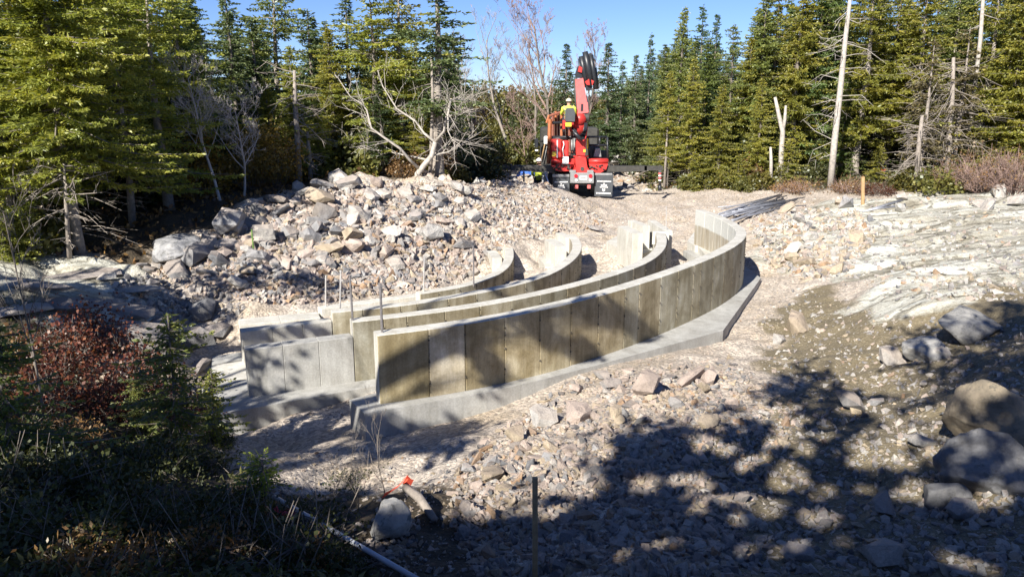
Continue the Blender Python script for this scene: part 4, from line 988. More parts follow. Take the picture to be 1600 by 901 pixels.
# left edge, near to far
for a in [('near', 128, 16.2, -190, 'large near spruce with a pale bare lower trunk at the left ledge', 'lt', 1.0), ('near2', 30, 17.6, -170, 'big yellow-green spruce at the left border of the view', 'lt', 1.0),
          ('near2', 214, 18.6, -150, 'spruce with dark slim trunk right of the large near spruce', 'lt', .95), ('near', -70, 15.5, -220, 'spruce whose branches reach in at the left border', 'lt', .9),
          ('near2', 165, 21.5, -120, 'spruce standing in deep shade behind the large near spruce', 'yel', .8), ('rough2', 268, 20.2, -60, 'leafy spruce over the smooth grey boulder at the forest edge', 'lt', 1.0),
          ('rough', 305, 23.0, -10, 'spruce left of the bare silver birches', 'lt', 1.0), ('near2', 92, 20.5, -140, 'spruce between the two biggest left trees', 'yel', .9), ('edge', 235, 24, -80, 'shaded spruce behind the forest-edge boulder', 'yel', 1.0),
          ('full2', 325, 26.0, 12, 'small dark spruce tip above the bare silver birches', 'std', .9), ('dark', 378, 28.5, -28, 'dark narrow spruce right above the silver birches', 'std', .95), ('dark', 415, 27.5, 28, 'short dark spruce between two taller ones left of the pile', 'std', .95),
          ('rough2', 448, 29, -55, 'tall spruce with layered dark top above the left of the pile', 'std', .75), ('dark2', 498, 28, 12, 'dark spruce tip just right of the layered tall one', 'std', 1.0), ('full', 528, 26.5, 40, 'green spruce behind the crooked bare tree, left side', 'yel', .75),
          ('dark', 555, 27.5, -8, 'dark spire spruce in the middle of the left tree group', 'std', .9), ('rough', 592, 26.5, -25, 'broad bushy spruce above the top of the rock pile', 'lt', .85), ('rough2', 632, 27.5, -45, 'tallest broad spruce above the rock pile', 'yel', .85),
          ('thin', 688, 25.5, -60, 'thin-crowned dark spruce with a long bare trunk at the left side of the sky gap', 'std', 1.15), ('dark2', 712, 28.5, 45, 'dark spruce on the left flank of the sky gap', 'std', .8), ('edge2', 470, 24.3, 70, 'half-bare spruce with grey trunk in front of the left tree group', 'lt', .7),
          ('full2', 430, 26.0, 120, 'low green spruce behind the grey half-bare trunk', 'yel', .8), ('full2', 505, 25.2, 150, 'low bushy spruce behind the pile crest', 'lt', .8), ('full', 660, 26.0, 140, 'low spruce behind the pile beside the forked white tree', 'yel', .8), ('dark', 600, 25.5, 130, 'shaded low spruce behind the crooked bare tree', 'deep', 1.0)]:
    tree_px(a[0], a[1], a[2], a[3], a[4], a[5], group=G1, wid=a[6] * (1.34 if a[1] > 400 else 1.08))
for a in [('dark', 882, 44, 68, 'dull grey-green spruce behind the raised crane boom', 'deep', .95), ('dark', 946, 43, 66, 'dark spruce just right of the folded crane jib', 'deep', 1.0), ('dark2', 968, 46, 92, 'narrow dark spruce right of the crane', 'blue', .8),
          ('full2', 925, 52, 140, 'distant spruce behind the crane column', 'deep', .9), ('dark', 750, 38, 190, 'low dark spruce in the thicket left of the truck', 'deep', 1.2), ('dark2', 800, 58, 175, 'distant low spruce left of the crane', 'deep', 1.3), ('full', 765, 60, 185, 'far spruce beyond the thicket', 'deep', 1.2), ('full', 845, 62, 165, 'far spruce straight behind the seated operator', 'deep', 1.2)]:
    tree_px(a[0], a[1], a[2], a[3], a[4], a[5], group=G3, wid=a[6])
for a in [('dark', 988, 42, 85, 'slim dark spruce at the right side of the sky gap', 'std', .8), ('dark2', 1009, 43, 50, 'tall thin spire rising first right of the sky gap', 'blue', .55), ('full', 1030, 38.5, 95, 'green spruce below the thin spire', 'std', .8), ('full2', 1056, 38.5, 10, 'tall dense spruce right of the sky gap', 'std', .72),
          ('dark2', 1086, 40, 6, 'dark narrow spruce behind the tall dense one', 'blue', .7), ('dark', 1106, 40.5, 22, 'second dark spire right of the sky gap', 'blue', .7), ('rough', 1132, 38.5, 36, 'rounded green spruce at the middle of the right group', 'std', .75), ('full2', 1160, 37.5, 55, 'bushy yellow-green spruce left of the pale forked snag', 'yel', .9),
          ('edge', 1040, 35.6, 110, 'spruce with bare pale trunk at the edge near the right outrigger', 'yel', .85), ('edge2', 1075, 35.2, 90, 'spruce with a bare double stem at the clearing edge', 'yel', .9), ('rough', 1196, 38, -30, 'tall broad spruce behind the pale forked snag', 'yel', .8), ('full', 1232, 36.8, -50, 'dense spruce right behind the pale forked snag', 'yel', .85),
          ('full2', 1120, 34.8, 130, 'lower leafy spruce at the right clearing edge', 'yel', .95), ('full', 1180, 35.0, 120, 'full low-branched spruce beside the forked snag', 'yel', .85), ('rough2', 1262, 37.5, -60, 'spruce just left of the long leaning snag', 'std', .85), ('dark', 1290, 38.5, -50, 'shaded spruce behind the long leaning snag', 'std', 1.1),
          ('rough2', 1335, 35.5, -60, 'spruce right of the long leaning snag', 'yel', 1.0), ('rough', 1378, 36.5, -60, 'broad green spruce in the right third', 'yel', .9), ('edge', 1415, 34.8, -60, 'spruce with sparse yellow-green sprays on the right', 'yel', 1.0), ('dying', 1432, 31.6, 60, 'half-dead spruce with rusty thin needles left of the tangle', 'std', 1.0),
          ('dying', 1482, 32.0, 40, 'dying spruce showing a tangle of bare grey lower branches', 'std', 1.15), ('rough2', 1520, 33.8, -60, 'green spruce behind the tangle of dead branches', 'yel', .9), ('full2', 1562, 32.2, -60, 'bright bushy spruce at the right border', 'yel', 1.0), ('full', 1605, 31.0, -70, 'yellow-green spruce cut by the right border', 'yel', 1.0),
          ('edge2', 1465, 36.0, -40, 'spruce standing behind the dying one', 'std', 1.0), ('full2', 1650, 30, -60, 'spruce just outside the right border', 'yel', 1.0), ('full', 1545, 36.0, -70, 'tall spruce deep behind the right-hand brush', 'std', 1.0), ('full', 1310, 35.8, 120, 'lower spruce hidden behind the leaning snag', 'deep', 1.0)]:
    tree_px(a[0], a[1], a[2], a[3], a[4], a[5], group=G2, wid=a[6])
# deeper rows of the wood
r = random.Random(77); placed = []
TL = [(-60, 'left border'), (60, 'two biggest left spruces'), (140, 'large near spruce'), (270, 'smooth forest-edge boulder'), (365, 'bare silver birches'), (465, 'grey bare trunk'), (560, 'top of the rock pile'), (620, 'crooked birch'), (690, 'thin-crowned dark spruce'), (745, 'dark hollow'), (800, 'left outrigger'), (860, 'truck cab'), (911, 'crane column'), (950, 'right mudflap'), (1000, 'right outrigger beam'), (1060, 'right outrigger end'), (1120, 'low green bushes'), (1170, 'russet bush'), (1220, 'forked snag'), (1300, 'leaning snag'), (1345, 'ledge stake'), (1400, 'red ground brush'), (1485, 'tangled dead trunk'), (1550, 'leafless brush'), (1620, 'right border')]
TUSED = set()
def tree_label(x, y, group):
    px = 800 + x / (y * CP + .9) * F; pl = sorted((abs(px - a), a, b) for a, b in TL)
    for d, a, b in pl[:3]:
        for far in (('third row back' if y > 45 else ('second row back' if y > 32 else 'first row back')), 'deep in the wood'):
            lab = 'shaded spruce %s behind the %s' % (far, b) if d < 30 else 'shaded spruce %s, %s of the %s' % (far, 'right' if px > a else 'left', b)
            if lab not in TUSED: TUSED.add(lab); return lab
    return 'shaded spruce among many in the depth of the wood, ' + ('left' if px < 800 else 'right') + ' half'
def back_row(n, xr, yr, keys, label, group, hmin=.85, hmax=1.15, tints=('deep', 'std', 'blue')):
    c = 0; tries = 0
    while c < n and tries < n * 40:
        tries += 1; x = r.uniform(*xr); y = r.uniform(*yr)
        if not free(x, y) or polydist(np.array([x]), np.array([y]), CLEAR)[0] < 1.6: continue
        if any((x - a) ** 2 + (y - b) ** 2 < 2.0 for a, b in placed): continue
        placed.append((x, y)); kk = r.choice(keys); px = 800 + x / (y * CP + .9) * F; lim = float(np.interp(px, [290, 345, 400, 700, 725, 960, 1000, 1050, 1090, 1160, 1190], [-60, -10, 30, 45, 150, 150, 95, 45, 55, 65, -60])) + r.uniform(-6, 16)
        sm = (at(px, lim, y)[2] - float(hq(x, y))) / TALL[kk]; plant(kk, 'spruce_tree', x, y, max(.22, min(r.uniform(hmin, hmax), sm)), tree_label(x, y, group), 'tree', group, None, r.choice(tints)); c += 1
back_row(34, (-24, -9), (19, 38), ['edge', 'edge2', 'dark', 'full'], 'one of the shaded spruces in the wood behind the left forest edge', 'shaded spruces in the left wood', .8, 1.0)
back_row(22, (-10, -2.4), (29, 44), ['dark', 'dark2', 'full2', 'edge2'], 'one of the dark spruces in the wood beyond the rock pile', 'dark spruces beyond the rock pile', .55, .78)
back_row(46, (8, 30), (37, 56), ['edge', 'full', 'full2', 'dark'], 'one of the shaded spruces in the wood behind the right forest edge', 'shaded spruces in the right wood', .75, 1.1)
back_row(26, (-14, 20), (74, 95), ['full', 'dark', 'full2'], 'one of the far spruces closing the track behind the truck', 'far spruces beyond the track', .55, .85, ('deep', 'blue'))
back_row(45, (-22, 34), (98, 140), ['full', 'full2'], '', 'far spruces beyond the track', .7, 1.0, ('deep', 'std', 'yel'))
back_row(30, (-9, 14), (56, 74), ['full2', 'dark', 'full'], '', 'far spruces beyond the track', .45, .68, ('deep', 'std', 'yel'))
# bare broadleaf trees
M_TW = M_BARK_SILVER
M_BIRCH = simple('white_birch_bark', (0.47, 0.43, 0.40), 0.8, 0, 0.25, 12, 0.3)
kind('birch', bare(21, 6.2, .085, 4, .5, .35, 14, twig_r=.006, keep=1.45, kink=.1), ['trunk', 'branches'], [M_BIRCH, M_BIRCH])
kind('birch2', bare(22, 5.2, .075, 4, .5, .35, 12, twig_r=.006, keep=1.45, kink=.1), ['trunk', 'branches'], [M_BIRCH, M_BIRCH])
kind('maple', bare(23, 8.5, .12, 4, .42, .3, 12, upw=.5, twig_r=.008, keep=1.2), ['trunk', 'branches'], [M_BARK_PALE, M_BARK_PALE])
kind('maple2', bare(24, 9.0, .15, 5, .45, .25, 13, upw=.5, twig_r=.008, keep=1.2), ['trunk', 'branches'], [M_BARK, M_BARK_RED])
kind('sapling', bare(25, 3.0, .018, 3, .4, .3, 9, upw=.6, twig_r=.003), ['trunk', 'branches'], [M_BARK, M_BARK])
kind('shrubby', bare(26, 3.4, .03, 4, .55, .1, 16, upw=.4, twig_r=.009), ['trunk', 'branches'], [M_BARK_RED, M_BARK_RED])
OLDT.update(birch=7.4, birch2=6.2, maple=10.5, maple2=11.0, sapling=3.3, shrubby=4)
tree_px('birch', 352, 20.4, 55, 'left of two bare silver birches with spreading white twigs', name='bare_birch_tree', group='bare silver birches')
tree_px('birch2', 383, 21.0, 120, 'right, shorter bare silver birch with bright white stem', name='bare_birch_tree', group='bare silver birches')
for a in [('maple', 786, 46, 5, 'slender bare grey tree against the sky left of the crane'), ('maple2', 862, 46, -25, 'tallest bare tree with reddish twigs rising behind the operator'), ('maple', 838, 50, 20, 'bare tree between the slender one and the tallest'), ('maple2', 905, 52, 30, 'bare twiggy tree just behind the crane boom'), ('maple', 742, 44, 50, 'pale bare tree at the left side of the sky gap')]:
    tree_px(a[0], a[1], a[2], a[3], a[4], name='bare_tree', group='bare trees in the sky gap')
for a in [('shrubby', 735, 31, 165, 'reddish-brown bare thicket tree at the dark edge behind the pile'), ('shrubby', 830, 45, 130, 'russet bare shrub tree behind the truck bed'), ('shrubby', 1170, 37, 180, 'small bare reddish tree in the right edge'), ('shrubby', 708, 29, 190, 'brown twiggy bush tree right of the forked white tree')]:
    tree_px(a[0], a[1], a[2], a[3], a[4], name='bare_tree', group='reddish bare shrub trees')
tree_px('sapling', 82, 7.6, 240, 'thin dark bare sapling rising from the red bushes at the left', name='sapling')
def snag(name, pts, rads, D, label, mat, twigs=0, seed=1, tl=.8):
    P = [at(a, b, D + (dd[0] if dd else 0)) for a, b, *dd in pts]; gz = float(hq(P[0][0], P[0][1])); base = P[0].copy(); base[2] = gz - .1
    rel = [np.array([0, 0, 0.])] + [p - base for p in P[1:]]; root = empty(name, base, 0, label, 'dead tree', 'standing dead trees')
    MB().tube(rel, rads, 9).build('trunk', mat, root, True)
    if twigs:
        r = np.random.default_rng(seed); m = MB()
        for i in range(twigs):
            u = r.uniform(.15, .98) * (len(rel) - 1); k = int(u); p = rel[k] + (rel[k + 1] - rel[k]) * (u - k) if k < len(rel) - 1 else rel[-1]
            d = unit(np.array([r.choice([-1, 1]) * r.uniform(.4, 1), r.uniform(-1, 1), r.uniform(-.6, .35)])); l = tl * r.uniform(.3, 1.2)
            q = p + d * l * .5; e = q + unit(d + r.normal(size=3) * .3 + np.array([0, 0, -.2])) * l * .5; m.tube([p, q, e], [.016, .011, .004], 4, cap=False)
            for j in range(3):
                s0 = p + (e - p) * r.uniform(.3, .9); m.tube([s0, s0 + unit(d + r.normal(size=3) * .6) * l * .3], [.007, .003], 3, cap=False)
        m.build('dead_branches', mat, root)
    return root
snag('dead_tree_trunk', [(1297, 297), (1304, 220), (1313, 140), (1321, 60), (1326, 20), (1331, -30)], [.15, .13, .115, .095, .08, .05], 33, 'tall pale leaning dead trunk with short broken branches, right of centre', M_BARK_SILVER, 34, 5, 1.6)
sr = snag('dead_tree_trunk', [(1222, 262), (1221, 235), (1223, 205), (1217, 180), (1211, 152)], [.12, .11, .10, .085, .06], 33.8, 'pale forked dead trunk broken off at half height', M_BARK_SILVER)
pb = np.array(sr.location); P2 = [at(1223, 206, 33.8) - pb, at(1226, 190, 33.8) - pb, at(1228, 165, 33.8) - pb]; MB().tube(P2, [.08, .07, .05], 7).build('branch', M_BARK_SILVER, sr, True)
snag('dead_tree_trunk', [(1206, 275), (1205, 255), (1204, 230)], [.08, .07, .05], 33.6, 'short pale broken stub left of the forked dead trunk', M_BARK_SILVER)
snag('dead_tree_trunk', [(1480, 285), (1483, 215), (1488, 150), (1490, 90)], [.13, .11, .09, .06], 31.8, 'dead trunk wrapped in a tangle of drooping bare branches', M_BARK_PALE, 120, 8, 2.0)
snag('dead_tree_trunk', [(1432, 285), (1436, 225), (1441, 180)], [.10, .09, .06], 31.2, 'grey dead stem left of the tangled dead trunk', M_BARK_PALE, 50, 9, 1.2)
snag('dead_tree_trunk', [(1528, 120), (1532, 60), (1536, 0), (1540, -40)], [.09, .08, .07, .06], 33.0, 'white dead treetop standing out high at the right', M_BARK_SILVER, 12, 10, .8)
snag('dead_tree_trunk', [(468, 292), (465, 225), (461, 160), (460, 110)], [.10, .09, .07, .04], 23.9, 'grey bare trunk at the left end of the pile crest', M_BARK_PALE, 46, 11, 1.1)
snag('dead_tree_trunk', [(486, 290), (483, 240), (480, 205)], [.08, .07, .04], 24.4, 'second grey stem close right of the grey bare trunk', M_BARK_PALE, 18, 12, .9)
snag('dead_tree_trunk', [(1071, 285), (1073, 230), (1074, 180)], [.07, .05, .02], 35.4, 'pale slim stem at the right clearing edge', M_BARK_PALE, 14, 13, .7)
snag('dead_tree_trunk', [(1038, 292), (1041, 235), (1044, 180)], [.07, .05, .02], 35.4, 'slim stem beside the end of the right outrigger', M_BARK_PALE, 10, 14, .6)
snag('dead_tree_trunk', [(672, 285), (674, 225), (676, 150), (674, 90)], [.07, .06, .05, .03], 25.0, 'straight thin grey stem behind the forked white tree', M_BARK_PALE, 20, 15, .7)
snag('dead_tree_trunk', [(108, 400), (104, 330), (100, 255)], [.05, .04, .02], 15.6, 'thin dead stem left of the large near trunk', M_BARK_PALE, 30, 16, .9)
# the crooked white tree leaning over the pile
def limb_tree():
    D = 24.6; B = at(648, 292, D); B[2] = float(hq(B[0], D)) - .1; root = empty('crooked_birch_tree', B, 0, 'crooked white bare tree forking low and sprawling over the pile crest', 'tree')
    A = lambda x, y, d=0: at(x, y, D + d) - B
    tr = [(650, 290), (652, 272), (665, 255), (675, 243), (680, 222)]
    MB().tube([A(*p) for p in tr], [.10, .09, .085, .075, .07], 8).build('trunk', M_BARK_SILVER, root, True)
    limbs = [[(680, 222, 0), (694, 205, -.2), (697, 185, -.3), (704, 155, -.2), (725, 157, 0), (738, 150, .1)], [(680, 222, 0), (662, 208, .2), (650, 190, .3), (620, 170, .5), (598, 135, .6), (590, 110, .6)],
             [(655, 264, 0), (640, 250, -.3), (625, 232, -.5), (600, 215, -.6), (580, 200, -.6), (573, 172, -.5), (565, 162, -.4), (548, 152, -.4), (530, 125, -.4)], [(668, 250, 0), (640, 244, .4), (600, 236, .6), (560, 232, .8), (535, 220, .9)],
             [(704, 156, -.2), (700, 180, -.5), (700, 205, -.6), (712, 230, -.7)], [(675, 243, 0), (700, 238, .3), (722, 225, .4), (745, 208, .5)], [(697, 185, -.3), (715, 175, .1), (740, 170, .3)]]
    r = np.random.default_rng(8); tw = MB()
    for i, l in enumerate(limbs):
        pts = [A(*p) for p in l]; n = len(pts); rad = [.05 * (1 - .8 * k / (n - 1)) * (.75 if i > 2 else 1) for k in range(n)]
        MB().tube(pts, rad, 6).build('limb', M_BARK_SILVER, root, True)
        for k in range(17):
            u = r.uniform(.2, 1) * (n - 1); q = min(int(u), n - 2); p = pts[q] + (pts[q + 1] - pts[q]) * (u - q); d = unit(pts[q + 1] - pts[q] + r.normal(size=3) * .8 + np.array([0, 0, .5])); ln = r.uniform(.3, 1.3)
            m1 = p + d * ln * .5; e = m1 + unit(d + r.normal(size=3) * .35 + np.array([0, 0, .25])) * ln * .5; tw.tube([p, m1, e], [.010, .007, .004], 4, cap=False)
            for j in range(4):
                s0 = p + (e - p) * r.uniform(.3, 1); tw.tube([s0, s0 + unit(d + r.normal(size=3) * .6) * ln * .35], [.005, .003], 3, cap=False)
    tw.build('twigs', M_BARK_SILVER, root)
limb_tree()

# bushes and young trees along the edges
def bk(key, seed, w, h, n, mat, wood=M_BARK, **k): kind(key, bush(seed, w, h, n, **k), ['stems', 'leaves'], [wood, mat])
bk('green', 41, 1.8, .9, 2600, M_OLIVE, ls=.11); bk('red', 42, 1.1, .8, 1500, M_RED, ls=.048, stems=60, nc=60); bk('rust', 43, 1.8, 1.5, 1500, M_RUST, ls=.10, stems=60, nc=70, clump=.16)
bk('yellow', 44, 2.2, 2.4, 2400, M_YELLOW, ls=.10, stems=40, nc=70, clump=.2); bk('brush', 45, 2.2, 1.3, 500, M_RUST, ls=.05, stems=260, nc=160, clump=.1, wood=M_BARK_RED); bk('under', 46, .9, .30, 2400, M_OLIVE, ls=.034, stems=22, nc=70, clump=.06)
bk('low', 47, .9, .12, 900, M_OLIVE, ls=.028, stems=20, nc=50, clump=.05); bk('shade', 48, 3.2, 2.6, 5200, M_OLIVE, ls=.14, stems=40, nc=110, clump=.2)
bk('fern', 49, .6, .32, 700, M_RUST, ls=.05, lw=.25, stems=14, nc=22, clump=.07); bk('redbrush', 50, 1.6, .5, 1500, M_RED, ls=.06, stems=60, nc=90, clump=.07)
bk('brownbrush', 51, 1.6, .45, 900, M_RUST, ls=.05, stems=120, nc=90, clump=.07, wood=M_BARK_RED)
def shrub(key, px, py, label, s=1.0, tint='std', cat='bush', name='bush', group='bushes along the clearing edge', D=None):
    if D is None: p, ok = hit([px], [py]); x, y = float(p[0][0]), float(p[0][1])
    else: y = D; x = (px - 800) / F * (D * CP + .9)
    return plant(key, name, x, y, s, label, cat, group, None, tint)
for a in [('green', 1095, 296, 'low green bush at the clearing edge right of the outrigger end', 1.0, 'lt'), ('green', 1130, 292, 'second low green bush near the right outrigger', .9, 'yel'), ('rust', 1172, 262, 'round russet bush in front of the right spruces', .8, 'std', 35.2), ('green', 1205, 296, 'low olive bush left of the leaning snag', 1.0, 'yel'),
          ('green', 1160, 297, 'olive bush between the two low green ones and the snag', .7, 'lt'), ('brownbrush', 1240, 300, 'low reddish brush beside the foot of the leaning snag', 1.2, 'std'), ('brownbrush', 1330, 302, 'reddish brush behind the wooden stake on the ledge', 1.3, 'std'), ('redbrush', 1370, 303, 'red-brown ground brush behind the ledge', .9, 'deep'),
          ('brush', 1540, 300, 'grey-brown leafless brush at the right edge', 1.5, 'std'), ('brush', 1585, 302, 'reddish leafless brush above the pale rock at the right edge', 1.5, 'std'), ('brush', 1500, 298, 'tangled leafless brush right of the dead trunk', 1.1, 'std'), ('green', 1430, 296, 'low green growth under the dying spruce', 1.0, 'yel'),
          ('green', 1470, 299, 'pale green growth at the foot of the tangled dead trunk', 1.1, 'lt'), ('rust', 1590, 262, 'tan-leaved bush high at the right border', 1.1, 'lt', 31.5), ('green', 1275, 290, 'dark green clump behind the leaning snag', .9, 'std', 35.5), ('shade', 1290, 280, 'dark leafy thicket filling the shade behind the snag', 1.0, 'deep', 37.5),
          ('shade', 1400, 270, 'leafy thicket in the shade right of the leaning snag', 1.0, 'deep', 37.5), ('shade', 1540, 260, 'dark thicket behind the brush at the right', 1.1, 'deep', 35.5), ('shade', 1120, 270, 'dark thicket under the right spruces', 1.0, 'deep', 38.0), ('shade', 1200, 270, 'dark thicket behind the russet bush', 1.0, 'deep', 38.0), ('shade', 1030, 262, 'dark thicket behind the right outrigger', 1.0, 'deep', 41),
          ('yellow', 425, 290, 'golden-leaved bush in the wood behind the two birches', .9, 'std', 24.5), ('yellow', 400, 290, 'yellow-brown undergrowth right of the birches', .8, 'std', 22.6), ('yellow', 318, 330, 'olive-gold undergrowth left of the birches', .8, 'yel', 21.5), ('yellow', 440, 290, 'low golden bush beside the pile crest', .7, 'yel', 23.2),
          ('green', 540, 275, 'yellow-green bush behind the pile crest', 1.4, 'lt', 25.5), ('shade', 575, 270, 'dark thicket behind the crooked birch', .9, 'std', 27), ('shade', 500, 270, 'dark undergrowth behind the grey bare trunks', .9, 'deep', 27.5), ('rust', 640, 275, 'rusty leafy shrub at the base of the crooked birch', .6, 'std', 25), ('rust', 668, 215, 'orange-leaved shrub behind the forked white tree', 1.0, 'std', 26.5),
          ('shade', 725, 280, 'nearly black thicket at the dark hollow left of the track', .9, 'deep', 30.5), ('shade', 745, 275, 'dark brown thicket bordering the track', .8, 'brn', 33), ('rust', 745, 235, 'brown leafy shrub above the dark hollow', 1.3, 'deep', 34.5), ('green', 790, 235, 'light green bush beyond the left outrigger', 1.8, 'lt', 46), ('green', 815, 230, 'olive bush behind the truck cab', 1.8, 'yel', 48), ('shade', 770, 235, 'far green thicket left of the track', 1.0, 'yel', 50), ('green', 700, 270, 'small green shrub at the right end of the pile crest', .8, 'yel', 27.5),
          ('shade', 60, 380, 'dark undergrowth beneath the big left spruces', .8, 'deep', 19.5), ('shade', 180, 380, 'black-green undergrowth behind the large pale trunk', .8, 'deep', 21), ('shade', 260, 350, 'shaded undergrowth right of the slim dark trunk', .8, 'deep', 23), ('shade', 330, 340, 'undergrowth in the shade behind the forest-edge boulder', .7, 'std', 25), ('green', 40, 405, 'bright low spruce scrub at the left border', 1.0, 'lt', 15.8),
          ('shade', 970, 240, 'far thicket right of the truck', 1.0, 'std', 56), ('shade', 1010, 240, 'thicket at the right side of the track', 1.0, 'std', 50)]:
    shrub(a[0], a[1], a[2], a[3], a[4], a[5], D=a[6] if len(a) > 6 else None)
for a in [('young', 20, 15.0, 290, 'bright yellow-green young spruce at the left border', 'lt'), ('young', 55, 15.4, 300, 'bushy young spruce beside the left border one', 'lt'), ('young', 1230, 33.6, 215, 'young spruce right of the forked dead trunk', 'yel'), ('young2', 697, 25.5, 262, 'small green spruce shoot at the right of the crooked birch', 'yel'),
          ('young', 1150, 34.2, 240, 'young spruce at the right edge beside the low bushes', 'yel'), ('young', 1555, 31.0, 210, 'young spruce above the right-hand brush', 'yel'), ('young', 1365, 34, 225, 'young spruce behind the red brush', 'yel'), ('young', 1085, 34.6, 235, 'young spruce between pale stems at the right edge', 'yel')]:
    tree_px(a[0], a[1], a[2], a[3], a[4], a[5], name='young_spruce', group='young spruces at the clearing edge', wid=1.2)

for k, (px, D, s) in enumerate([(722, 66, 1.7), (742, 72, 1.9), (760, 68, 1.7), (779, 73, 1.9), (797, 67, 1.6), (815, 72, 1.8), (833, 74, 1.7), (852, 76, 1.8), (872, 78, 1.8), (985, 70, 1.8), (1010, 66, 1.9), (1034, 64, 1.9)]):
    shrub('shade', px, 200, 'distant brown-green thicket closing the view ' + ['far left of the cab, by the dark hollow', 'behind the pale bare tree', 'right of the pale bare tree', 'behind the slender bare tree', 'just right of the slender bare tree', 'beyond the blue tarpaulin', 'behind the cab mirror', 'behind the rusty bed posts', 'behind the operator seat', 'just right of the truck', 'beyond the right outrigger beam', 'beyond the right outrigger end'][k], s, ['brn', 'std', 'yel'][k % 3], group='distant thickets at the end of the track', D=D)
# foreground left: red bushes, seedlings, undergrowth
FGP = 'undergrowth in the shaded left foreground'
r2 = random.Random(9)
fg = [('red', 95, 560, 1.0, 'tall red-leaved bush at the far left of the shaded bank'), ('red', 150, 540, 1.0, 'brightest red bush beside the thin sapling'), ('red', 205, 600, .9, 'red bush left of the small spruce'), ('red', 70, 620, .9, 'dull red bush low at the left edge'), ('red', 255, 640, .8, 'small red bush in front of the footing slabs'), ('red', 180, 640, .8, 'red twiggy bush in the middle of the shaded bank'),
      ('fern', 60, 660, 1.0, 'tan fern frond clump at the left edge'), ('fern', 120, 680, 1.0, 'pale brown fern under the red bushes'), ('rust', 30, 600, .5, 'brown bush at the very left edge of the bank'), ('under', 300, 720, 1.0, 'dark leafy undergrowth right of the red bushes'), ('under', 230, 720, 1.2, 'dark undergrowth in the middle of the bank'), ('under', 120, 760, 1.3, 'black-green undergrowth low at the left'),
      ('under', 30, 760, 1.3, 'nearly black undergrowth in the lower left corner'), ('under', 350, 800, 1.0, 'dark undergrowth above the white pipe'), ('under', 280, 830, 1.1, 'undergrowth left of the white pipe'), ('fern', 330, 860, 1.0, 'rusty fern clump by the white pipe'), ('fern', 130, 885, 1.0, 'ochre fern clump at the bottom left'), ('fern', 200, 870, .9, 'small tan fern at the bottom edge'), ('under', 430, 860, .8, 'olive undergrowth between the pipe and the bottom edge'),
      ('fern', 480, 870, .8, 'orange-brown fern right of the pipe end'), ('under', 520, 880, .7, 'low green growth at the bottom edge near the pipe'), ('under', 60, 850, 1.3, 'undergrowth in the bottom left corner'), ('under', 180, 810, 1.2, 'undergrowth below the red bushes'), ('fern', 405, 800, .7, 'dry fern beside the white pipe'), ('under', 460, 790, .6, 'small dark weeds beside the pipe top'), ('low', 560, 760, .8, 'low weeds on the dark soil left of the ribboned stick'),
      ('low', 470, 840, 1.2, 'creeping green growth under the white pipe'), ('low', 380, 880, 1.3, 'creeping growth at the lower left'), ('under', 15, 690, 1.2, 'dark leaves at the left border'), ('under', 340, 680, .6, 'dark low leaves below the footing slabs'), ('red', 320, 655, .5, 'small red shoot by the footing slabs'), ('under', 20, 540, 1.2, 'dark bush at the left border above the bank')]
for k, px, py, s, lab in fg: shrub(k, px, py + 15 * (k not in ('low',)), lab, s * (.8 if k in ('under', 'fern') else 1), 'std' if k in ('red', 'fern', 'rust') else 'deep', group=FGP)
for px, py, s, lab, t in [(275, 700, 1.0, 'small spruce standing at the left foot of the footing slabs', 'std'), (335, 690, .62, 'little bright spruce touching the corner of the footing slab', 'lt'), (225, 680, .6, 'low spruce seedling among the red bushes', 'std'), (30, 720, .9, 'dark young spruce at the left border of the bank', 'deep')]:
    p, ok = hit([px], [py]); plant('young2', 'young_spruce', float(p[0][0]), float(p[0][1]), s, lab, 'tree', 'spruce seedlings in the left foreground', None, t)
kind('shoot', spruce(33, .55, .3, .22, whorl=.05, nb=7, twig=.03, tl=.12, tw=.010, dead_low=False, trunk_r=.01, droop=-.1), TN, [M_BARK, M_SHOOT, M_BARK])
p, ok = hit([412], [795]); o = plant('shoot', 'spruce_seedling', float(p[0][0]), float(p[0][1]), .85, 'bright lime-green spruce seedling on a thin stem left of centre', 'seedling')
for px, py, s, lab in [(600, 790, .55, 'thin leafless twig plant in the gravel below the footing'), (560, 800, .4, 'small bare weed stem on the dark soil'), (520, 800, .35, 'dry bare twig beside the seedling'), (450, 850, .3, 'short bare twig near the pink flagging')]:
    p, ok = hit([px], [py]); plant('sapling', 'twig_plant', float(p[0][0]), float(p[0][1]), s * .6, lab, 'plant', 'bare twig plants in the foreground')
# dead twigs and needles lying about: uncountable litter
r = np.random.default_rng(71); P, q = region([(0, 560), (250, 560), (400, 760), (620, 901), (0, 901)], 2600, r); m = MB()
for p in P[:600]:
    a = r.uniform(0, 6.28); l = r.uniform(.05, .22); z = r.uniform(.01, .08); m.tube([(p[0], p[1], p[2] + z), (p[0] + math.cos(a) * l, p[1] + math.sin(a) * l, p[2] + z + r.uniform(-.05, .12))], [.004, .002], 3, cap=False)
o = m.build('twig_litter', M_BARK); tag(o, 'pale dead twigs littering the shaded bank at the lower left', 'twigs', kind='stuff')
L = Leaves(); P, q = region([(-60, 430), (300, 560), (400, 760), (640, 960), (-60, 960)], 9000, r); d = unit(r.normal(size=(len(P), 3)) * np.array([1, 1, .5]) + np.array([0, 0, .5])); P[:, 2] += r.uniform(0, .08, len(P))
L.quads(P, P + d * r.uniform(.03, .10, (len(P), 1)), cross_rand(d, r) * .012, r.uniform(0, 1, len(P))); o = link('ground_cover', L.mesh('ground_cover'), None, M_OLIVE); tag(o, 'low leafy ground cover and litter on the shaded left bank', 'ground cover', kind='stuff')
